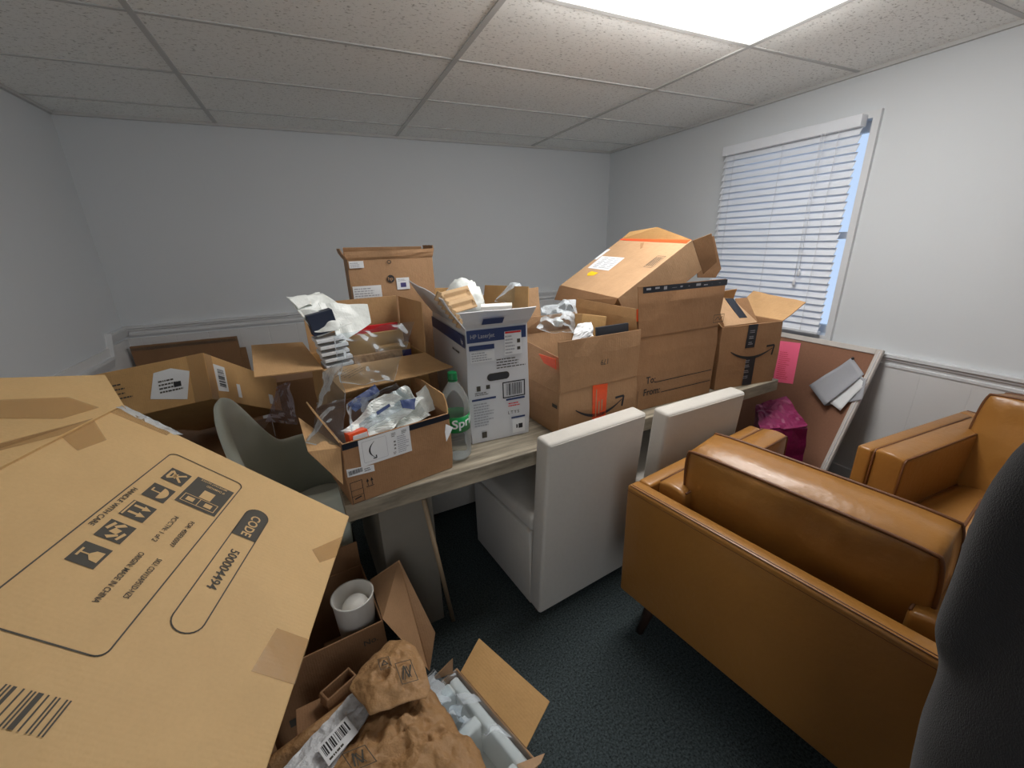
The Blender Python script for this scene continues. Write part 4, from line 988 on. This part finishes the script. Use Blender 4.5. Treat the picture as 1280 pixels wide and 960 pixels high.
for i, (lst, lab, mtn) in enumerate((([(1011, 482), (1065, 447), (1080, 468), (1030, 507)], 'topmost grey printed sheet of the curled papers on the pinboard', 'paperg'),
                                 ([(1022, 492), (1062, 452), (1084, 478), (1050, 513)], 'middle sheet of the curled papers on the pinboard', 'paper'),
                                 ([(1030, 507), (1060, 470), (1084, 474), (1078, 500)], 'lowest sheet of the curled papers on the pinboard', 'paperg'))):
    c = [onb(px, py, .05 - .018 * i if k in (0, 3) else .006) for k, (px, py) in enumerate(lst)]
    o = crumple_sheet('printed_sheet', c, 10, 8, .004, 9, mtn, None, .0008, 40 + i, ridge=False, sag=.012); tag(o, lab, 'paper', 'papers pinned to the board')
o = blob('push_pin', onb(1066, 448, .012), (.008, .008, .008), Matrix.Identity(3), 0, 1, 'black', None, 0, 2); tag(o, 'dark push pin holding the curled papers', 'pin')
# magenta bag
mg = empty('gift_bag', (2.3, 1.42, .0)); tag(mg, 'magenta patterned bag between the pinboard and the armchair', 'bag')
pts = [W(945, 508, 1, 1.45), W(983, 497, 1, 1.36), W(1010, 535, 1, 1.20), W(950, 540, 1, 1.30)]
pts = [loc(mg, p) for p in pts]; top = sum(pts, Vector()) / 4
base = [V3(p.x * .95 + .02, p.y, 0) for p in pts]
bm = bmesh.new(); rings = []
for k in range(10):
    t = k / 9; ring = []
    for q4 in range(4):
        a, b2 = pts[q4], pts[(q4 + 1) % 4]; c, d = base[q4], base[(q4 + 1) % 4]
        for s in range(6):
            u = s / 6; p = (c.lerp(d, u)).lerp(a.lerp(b2, u), t); p += noise.noise_vector(p * 12) * .012; p.z = max(p.z, 0.002) if k else 0; ring.append(bm.verts.new(p))
    rings.append(ring)
for Aa, Bb in zip(rings, rings[1:]):
    for k in range(24): bm.faces.new((Aa[k], Aa[(k + 1) % 24], Bb[(k + 1) % 24], Bb[k]))
bm.faces.new(rings[0][::-1]); bm.faces.new(rings[-1])
mesh_obj('bag_body', bm, 'magenta', mg)
crumple_sheet('bag_top', [p + V3(0, 0, .006) for p in pts], 14, 12, .010, 25, 'magenta', mg, .003, 3)

# leaning stick
o = tube_obj('wooden_slat', [(.297, 1.325, .012), (.222, 1.275, .66)], .011, 'stick', None, 4); tag(o, 'thin pale wooden slat leaning under the table edge', 'stick')

# ================================================================== FLOOR CLUSTER, lower left
Fb, FF, flF = carton('cardboard_box', 'open brown carton on the floor holding a white tub', (-.385, 1.065, 0), (7,), .41, .30, .362, 'cb_d', {'back': (-4, .12, .12), 'left': (60, .1, .1)}, seed=12)
hz = .362
poly_slab('flap', [loc(Fb, V3(.022, 1.118, .365)), loc(Fb, W(537, 839, 1, 1.045)), loc(Fb, W(544, 791, 1, 1.10)), loc(Fb, W(499, 700, 1, 1.27)), loc(Fb, V3(.005, 1.31, .365))], .004, 'cb_c', Fb)
text(FF['front'], 'No.', .34, .30, .03, 'ink')
marks(FF['front'], [rect(.10, .13, .13, .16), rect(.14, .12, .17, .16), rect(.18, .13, .2, .15)], 'ink')
tub = empty('white_tub', (-.055, 1.185, .20)); tag(tub, 'round white plastic tub with a white ball inside, in the floor carton', 'tub')
bm = bmesh.new(); lathe(bm, [(.002, .0), (.052, .0), (.064, .235), (.067, .24), (.061, .24), (.05, .01), (.002, .008)], 36, cap=False); mesh_obj('body', bm, 'cupw', tub, smooth=True)
bm = bmesh.new(); bmesh.ops.create_uvsphere(bm, u_segments=28, v_segments=16, radius=.044, matrix=Matrix.Translation((.004, -.004, .185))); mesh_obj('ball', bm, 'foam', tub, smooth=True)
wbox('filler_carton', 'small closed carton under the white tub', 'box', (-.16, 1.13, .006), (7,), .16, .14, .193, 'cb_d')

# a carton beside it that carries the mailers, and the open one with the foam tray
hb = wbox('low_carton', 'brown carton on the floor under the crumpled paper mailer', 'box', (-.22, .66, 0), (4,), .18, .34, .285, 'cb_d')
G0 = W(576, 840, 2, .262); G1 = W(658, 935, 2, .262); gd = (G1 - G0); gy = math.degrees(math.atan2(gd.y, gd.x))
gl = gd.length + .03
Gr, FG, flG = carton('cardboard_box', 'open carton on the floor with foam tray, long tan flap spread to the right', G0 + V3(0, 0, -.262) + Vector((math.sin(rad(gy)), -math.cos(rad(gy)), 0)) * 0, (gy + 90 - 90,), gl, .01, .262, 'cb_c', {}, seed=14)
# rebuild G as a full carton: its right wall lies along G0-G1, body runs to the camera's left
for ch in list(Gr.children): bpy.data.objects.remove(ch)
bpy.data.objects.remove(Gr)
dirw = gd.normalized(); side = V3(dirw.y, -dirw.x, 0)       # points away to the left/near side
if side.x > 0: side = -side
GYaw = math.degrees(math.atan2(dirw.y, dirw.x))
# local x = from left wall to right wall
o_ = G1 + dirw * .04 + side * .24; o_.z = 0
xa = -side
Gr, FG, flG = carton('cardboard_box', 'open carton on the floor with foam tray, long tan flap spread to the right', o_, (math.degrees(math.atan2(xa.y, xa.x)),), .24, gl + .03, .262, 'cb_c', {}, seed=14)
fz = [W(576, 840, 2, .262), W(599, 798, 2, .30), W(687, 877, 2, .30), W(658, 935, 2, .262)]
poly_slab('flap', [loc(Gr, p) for p in fz], .004, 'cb_b', Gr)
poly_slab('flap', [loc(Gr, p) for p in (W(539, 850, 2, .262), W(566, 823, 2, .31), W(566, 842, 2, .262))], .004, 'cb_c', Gr)
poly_slab('flap', [loc(Gr, p) for p in (W(646, 956, 2, .262), W(681, 942, 2, .262), W(676, 954, 2, .262), W(652, 975, 2, .262))], .004, 'cb_e', Gr)
ft = empty('foam_tray', o_ + V3(0, 0, .1)); tag(ft, 'white moulded foam tray wrapped in clear film in the open floor carton', 'packaging')
def gpt(u, v, z): return o_ + xa * u + (-dirw) * v + V3(0, 0, z) if False else MW[Gr.name] @ V3(u, v, z)
Tt = MW[Gr.name]
bm = bmesh.new(); gl2 = gl + .03
Lc = lambda u, v, z: loc(ft, Tt @ V3(u, v, z))
for (u0, v0, u1, v1, z0_, z1_) in ((.02, .01, .23, gl2 - .01, .02, .12), (.02, .01, .05, gl2 - .01, .12, .25), (.20, .01, .23, gl2 - .01, .12, .25), (.05, .01, .20, .05, .12, .25), (.05, gl2 - .05, .20, gl2 - .01, .12, .25), (.05, gl2 * .5, .20, gl2 * .5 + .035, .12, .25)):
    vs = [Lc(x, y, z) for z in (z0_, z1_) for y in (v0, v1) for x in (u0, u1)]; v = [bm.verts.new(p) for p in vs]
    for ff_ in ((0, 2, 3, 1), (4, 5, 7, 6), (0, 1, 5, 4), (2, 6, 7, 3), (0, 4, 6, 2), (1, 3, 7, 5)): bm.faces.new([v[i] for i in ff_])
mesh_obj('tray', bm, 'foam', ft, bevel=.008, segs=3, smooth=True)
crumple_sheet('film_wrap', [Lc(.01, 0, .262), Lc(.235, 0, .262), Lc(.235, gl2, .262), Lc(.01, gl2, .262)], 30, 36, .006, 14, 'film2', ft, .0006, 17, ridge=False, sag=.01)
crumple_sheet('film_wrap', [Lc(.0, gl2 * .55, .268), Lc(.18, gl2 * .55, .275), Lc(.18, gl2 + .03, .29), Lc(.0, gl2 + .02, .28)], 20, 20, .008, 18, 'film2', ft, .0006, 19, ridge=False, sag=.02)

# kraft mailer
km = empty('paper_mailer', (.03, .78, .35)); tag(km, 'crumpled brown paper mailer with folded flap in the foreground', 'mailer')
K = lambda px, py, z: loc(km, W(px, py, 2, z))
def fan_patch(name, outline, z, zc, amp, freq, material, parent, th, seed, n=14):
    """a crumpled patch through a closed pixel outline at height z, crowned to zc"""
    pts = [W(px, py, 2, zz) for (px, py), zz in zip(outline, z)]; c = sum(pts, Vector()) / len(pts); c.z = zc; bm = bmesh.new()
    m_ = 6; P_ = []
    for i in range(len(pts)):
        a, b_ = pts[i], pts[(i + 1) % len(pts)]
        for k in range(m_): P_.append(a.lerp(b_, k / m_))
    N_ = len(P_); rings = []
    for r in range(1, n + 1):
        t = r / n; ring = []
        for p in P_:
            q_ = c.lerp(p, t); q_.z = c.z * (1 - t ** 2.2) + p.z * t ** 2.2
            w = q_ * freq + Vector((seed, 0, seed)); v = (1 - abs(noise.noise(w)) * 2.4) * .6 + .5 * noise.noise(w * 2.2) + .30 * (1 - abs(noise.noise(w * 2.7)) * 3) - .15 * abs(noise.noise(w * 5)) * 2
            q_ += V3(0, 0, 1) * amp * v * (1 - t ** 8 * .6) + noise.noise_vector(w * 1.3) * amp * .4
            ring.append(bm.verts.new(loc(parent, q_)))
        rings.append(ring)
    cv = bm.verts.new(loc(parent, c))
    for k in range(N_): bm.faces.new((cv, rings[0][k], rings[0][(k + 1) % N_]))
    for a, b_ in zip(rings, rings[1:]):
        for k in range(N_): bm.faces.new((a[k], b_[k], b_[(k + 1) % N_], a[(k + 1) % N_]))
    return mesh_obj(name, bm, material, parent, solid=th, smooth=True)
fan_patch('envelope', [(462, 884), (500, 862), (531, 852), (556, 885), (573, 916), (599, 938), (615, 990), (520, 1040), (360, 1040), (412, 962), (452, 905)], [.318] * 11, .352, .026, 13, 'kraft', km, .003, 3, 26)
fan_patch('folded_flap', [(437, 860), (449, 841), (468, 818), (487, 801), (505, 797), (519, 809), (530, 832), (538, 858), (534, 872), (501, 881), (463, 895), (450, 880)], [.40] * 12, .424, .016, 14, 'kraft', km, .003, 8, 22)
kz = .437
def kface(px, py, z, px2, py2):
    a, b_ = W(px, py, 2, z), W(px2, py2, 2, z); return Face(km, loc(km, a), (b_ - a), V3(0, 0, 1).cross(b_ - a))
fk = kface(491, 835, .438, 503, 858)
fk = Face(km, loc(km, W(503, 856, 2, .437)), W(524, 850, 2, .437) - W(503, 856, 2, .437), W(491, 822, 2, .437) - W(503, 856, 2, .437))
marks(fk, ring_path(rect(.0, .0, .040, .065), .002) + line_quads([(.005, .012), (.018, .052), (.022, .014), (.036, .05)], .004) + line_quads([(.010, .008), (.024, .05), (.028, .012)], .002), 'ink', 'printed_marks', .002)
fk = Face(km, loc(km, W(476, 838, 2, .437)), W(490, 834, 2, .437) - W(476, 838, 2, .437), W(472, 824, 2, .437) - W(476, 838, 2, .437))
marks(fk, ring_path(rect(0, 0, .028, .034), .0018) + ring_path([(.014 + .008 * math.cos(rad(t)), .017 + .009 * math.sin(rad(t))) for t in (90, 210, 330)], .003), 'ink', 'recycling_mark', .002)
fk = Face(km, loc(km, W(442, 965, 2, .392)), W(466, 955, 2, .392) - W(442, 965, 2, .392), W(432, 950, 2, .392) - W(442, 965, 2, .392))
marks(fk, ring_path(rect(.0, .0, .05, .05), .002) + line_quads([(.008, .008), (.018, .042), (.026, .01), (.040, .042)], .004) + line_quads([(.014, .006), (.024, .04), (.034, .008)], .002), 'ink', 'printed_marks', .004)
# grey-white bubble mailer under it
bmr = empty('bubble_mailer', (-.1, .85, .31)); tag(bmr, 'grey white bubble mailer with barcode sticking out left of the paper mailer', 'mailer')
c = [W(443, 864, 2, .34), W(462, 892, 2, .34), W(404, 975, 2, .33), W(350, 965, 2, .33)]
crumple_sheet('envelope', [loc(bmr, p) for p in c], 16, 26, .005, 40, 'bubble', bmr, .005, 6)
Ol, Ul, Vl = W(411, 958, 2, .349), W(448, 915, 2, .349), W(399, 940, 2, .349)
fk = Face(bmr, loc(bmr, Ol), Ul - Ol, Vl - Ol); wl_ = (Ul - Ol).length; hl_ = (Vl - Ol).length
sticker(fk, rect(0, 0, wl_, hl_ * 1.25), 'paper', 'barcode_label'); barcode(fk, .006, hl_ * .45, wl_ - .008, hl_ * 1.1, n=16, off=.0014); textlines(fk, .008, .004, wl_ * .8, hl_ * .35, 1, 'ink', off=.0014)
# brown paper roll and small carton lip
o = tube_obj('paper_roll', [W(338, 958, 2, .31), W(440, 880, 2, .31)], .020, 'kraft', None, 20); tag(o, 'rolled brown kraft paper beside the bubble mailer', 'paper roll')
lip = carton('cardboard_box', 'small open brown carton beside the paper mailer flap', W(412, 888, 2, .30) - V3(0, 0, .30 - .287), (28,), .09, .04, .05, 'cb_d', {}, seed=18)

# ================================================================== PERSON at the right edge
def skin(name, pts, edges, radii, material, parent=None, subs=2, root_i=0):
    me = bpy.data.meshes.new(name); me.from_pydata([tuple(p) for p in pts], edges, []); me.materials.append(M[material])
    o = bpy.data.objects.new(name, me); COL.objects.link(o); s = o.modifiers.new('k', 'SKIN'); s.use_smooth_shade = True
    for i, r in enumerate(radii):
        rr = r if isinstance(r, tuple) else (r, r); me.skin_vertices[0].data[i].radius = rr
    me.skin_vertices[0].data[root_i].use_root = True
    m2 = o.modifiers.new('u', 'SUBSURF'); m2.levels = subs; m2.render_levels = subs
    if parent: o.parent = parent
    return o
# person's frame: stands beside the near armchair, faces the armchairs (+y), arms hanging
PX, PY = .78, -.06
pr = empty('person', (PX, PY, 0), yprm(-82)); tag(pr, 'person in charcoal sweatshirt standing at the right edge, cut by the frame', 'person')
sh = 1.30
body_pts = [(0, 0, .92), (0, 0, 1.08), (0, .0, 1.22), (0, 0, 1.30), (0, .01, 1.37), (0, .02, 1.45), (0, .03, 1.52), (0, .02, 1.57),
            (-.11, 0, 1.26), (-.155, .0, 1.222), (-.172, .0, .98), (-.08, .19, .86), (.11, 0, 1.26), (.155, 0, 1.222), (.172, 0, .98), (.08, .19, .86),
            (-.09, 0, .84), (-.10, .01, .48), (-.10, -.01, .10), (-.10, .10, .04), (.09, 0, .84), (.10, .01, .48), (.10, -.01, .10), (.10, .10, .04)]
be = [(0, 1), (1, 2), (2, 3), (3, 4), (4, 5), (5, 6), (6, 7), (3, 8), (8, 9), (9, 10), (10, 11), (3, 12), (12, 13), (13, 14), (14, 15), (0, 16), (16, 17), (17, 18), (18, 19), (0, 20), (20, 21), (21, 22), (22, 23)]
brd = [(.13, .10), (.12, .09), (.14, .10), (.10, .08), .045, (.065, .075), (.07, .085), (.05, .06), .06, .052, .042, .028, .06, .052, .042, .028, .085, .058, .038, .03, .085, .058, .038, .03]
# hands: palm and five fingers on each side, same mesh
for s in (-1, 1):
    w0 = 11 if s < 0 else 15; base = Vector(body_pts[w0]); pi_ = len(body_pts)
    body_pts.append(tuple(base + V3(0, .02, -.07))); be.append((w0, pi_)); brd.append((.016, .030))
    for k, (dy, ln) in enumerate(((-.025, .06), (-.008, .072), (.010, .076), (.027, .066))):
        a = len(body_pts); p0 = base + V3(0, .02 + dy, -.10); body_pts.append(tuple(p0)); be.append((pi_, a)); brd.append(.009)
        body_pts.append(tuple(p0 + V3(-s * .008, .004, -ln * .5))); be.append((a, a + 1)); brd.append(.008)
        body_pts.append(tuple(p0 + V3(-s * .022, .006, -ln))); be.append((a + 1, a + 2)); brd.append(.0065)
    a = len(body_pts); body_pts.append(tuple(base + V3(-s * .012, .055, -.055))); be.append((pi_, a)); brd.append(.011)
    body_pts.append(tuple(base + V3(-s * .018, .07, -.095))); be.append((a, a + 1)); brd.append(.008)
skin('body', body_pts, be, brd, 'skin', pr, 2, 0)
# sweatshirt: torso and sleeves over the body, loose
bm = bmesh.new(); rings = []
for z, rx, ry in ((.64, .178, .14), (.66, .192, .15), (.72, .200, .155), (.80, .207, .155), (.90, .208, .15), (1.02, .192, .138), (1.15, .180, .13), (1.24, .172, .118), (1.30, .115, .09), (1.345, .07, .072), (1.375, .062, .068)):
    rings.append([bm.verts.new((rx * math.cos(2 * PI * k / 40) * (1 + .03 * noise.noise(V3(k * .5, z * 9, 1))), ry * math.sin(2 * PI * k / 40) * (1 + .03 * noise.noise(V3(k * .5, z * 9, 4))), z)) for k in range(40)])
for Aa, Bb in zip(rings, rings[1:]):
    for k in range(40): bm.faces.new((Aa[k], Aa[(k + 1) % 40], Bb[(k + 1) % 40], Bb[k]))
bm.faces.new(rings[0][::-1]); bm.faces.new(rings[-1])
for s in (-1, 1):
    P_ = [V3(s * .09, 0, 1.268), V3(s * .125, 0, 1.265), V3(s * .150, 0, 1.240), V3(s * .160, 0, 1.19), V3(s * .164, 0, 1.12), V3(s * .166, -.005, 1.04), V3(s * .168, -.005, .98), V3(s * .165, .03, .93), V3(s * .150, .09, .895), V3(s * .10, .18, .86)]
    RR = [.068, .071, .072, .071, .068, .064, .062, .059, .052, .043]
    for k in range(len(P_) - 1):
        for q_ in range(4):
            t = q_ / 4; bmesh.ops.create_icosphere(bm, subdivisions=3, radius=RR[k] * (1 - t) + RR[k + 1] * t, matrix=Matrix.Translation(P_[k].lerp(P_[k + 1], t)))
swo = mesh_obj('sweatshirt', bm, 'shirt', pr, smooth=True)
rm = swo.modifiers.new('r', 'REMESH'); rm.mode = 'VOXEL'; rm.voxel_size = .011; rm.use_smooth_shade = True
sm = swo.modifiers.new('s', 'SMOOTH'); sm.iterations = 10; sm.factor = .6
tr = [(0, 0, .90), (0, 0, .82), (-.095, 0, .76), (-.10, .01, .48), (-.10, -.01, .09), (.095, 0, .76), (.10, .01, .48), (.10, -.01, .09)]
skin('trousers', tr, [(0, 1), (1, 2), (2, 3), (3, 4), (1, 5), (5, 6), (6, 7)], [(.15, .12), (.15, .12), .10, .075, .065, .10, .075, .065], 'trouser', pr, 2, 0)
for s in (-1, 1):
    bm = bmesh.new(); bmesh.ops.create_uvsphere(bm, u_segments=20, v_segments=12, radius=1, matrix=Matrix.Translation((s * .10, .045, .04)) @ Matrix.Diagonal((.05, .13, .045, 1)))
    for v in bm.verts: v.co.z = max(v.co.z, 0)
    mesh_obj('shoe', bm, 'shoe', pr, smooth=True)
hp = (0, .025, 1.535)
bm = bmesh.new(); bmesh.ops.create_uvsphere(bm, u_segments=28, v_segments=18, radius=1, matrix=Matrix.Translation((0, .005, 1.565)) @ Matrix.Diagonal((.086, .10, .095, 1)))
for v in list(bm.verts):
    if v.co.y > .055 and v.co.z < 1.60: v.co.y = .045
    v.co += noise.noise_vector(v.co * 40) * .003
mesh_obj('hair', bm, 'hair', pr, smooth=True)
bm = bmesh.new()
bmesh.ops.create_cone(bm, segments=10, radius1=.013, radius2=.006, depth=.03, matrix=Matrix.Translation((0, .108, 1.515)) @ Matrix.Rotation(rad(60), 4, 'X')); mesh_obj('nose', bm, 'skin', pr, smooth=True)
for s in (-1, 1):
    bm = bmesh.new(); bmesh.ops.create_uvsphere(bm, u_segments=12, v_segments=8, radius=.011, matrix=Matrix.Translation((s * .028, .092, 1.535))); mesh_obj('eye', bm, 'paper', pr, smooth=True)
    bm = bmesh.new(); bmesh.ops.create_uvsphere(bm, u_segments=12, v_segments=8, radius=1, matrix=Matrix.Translation((s * .078, .02, 1.52)) @ Matrix.Diagonal((.008, .018, .03, 1))); mesh_obj('ear', bm, 'skin', pr, smooth=True)
bm = bmesh.new(); bmesh.ops.create_uvsphere(bm, u_segments=12, v_segments=8, radius=1, matrix=Matrix.Translation((0, .098, 1.478)) @ Matrix.Diagonal((.022, .006, .007, 1))); mesh_obj('mouth', bm, 'redp', pr, smooth=True)

# ================================================================== LIGHT
def area(name, x, y, sx, sy, power, z=ZC - .012, col=(1, .985, .965)):
    l = bpy.data.lights.new(name, 'AREA'); l.shape = 'RECTANGLE'; l.size = sx; l.size_y = sy; l.energy = power; l.color = col
    o = bpy.data.objects.new(name, l); o.location = (x, y, z); COL.objects.link(o); return o
area('ceiling_lamp', (LX0 + LX1) / 2, (LY0 + LY1) / 2, 1.14, .54, 18.5)
for i in range(4):      # point lamps added below the lens to spread the panel's light wide
    for j in (0, 1):
        l = bpy.data.lights.new('spread_lamp', 'POINT'); l.energy = 2.2; l.shadow_soft_size = .05; l.color = (1, .985, .965)
        o = bpy.data.objects.new('spread_lamp', l); o.location = (LX0 + .18 + .28 * i, LY0 + .18 + .25 * j, ZC - .075); COL.objects.link(o)
l = bpy.data.lights.new('added_fill_light', 'AREA'); l.shape = 'RECTANGLE'; l.size = .84; l.size_y = 1.9; l.energy = 9.5; l.color = (1, .99, .97)  # added fill lamp in the invented doorway, brightens the room from the front
o = bpy.data.objects.new('added_fill_light', l); o.location = (-.40, YF - .09, 1.05); o.rotation_euler = (rad(94), 0, 0); COL.objects.link(o)
wd = bpy.data.worlds.new('sky'); SC.world = wd; wd.use_nodes = True
wd.node_tree.nodes['Background'].inputs[0].default_value = (.55, .72, 1.0, 1); wd.node_tree.nodes['Background'].inputs[1].default_value = 1.25
SC.view_settings.view_transform = 'Standard'; SC.view_settings.look = 'None'; SC.view_settings.gamma = 1; SC.view_settings.use_curve_mapping = False
SC.view_settings.exposure = 0.0
SC.cycles.max_bounces = 14; SC.cycles.diffuse_bounces = 9; SC.cycles.transparent_max_bounces = 24
for o in bpy.data.objects:
    if '_m' in o: del o['_m']
bpy.context.view_layer.update()
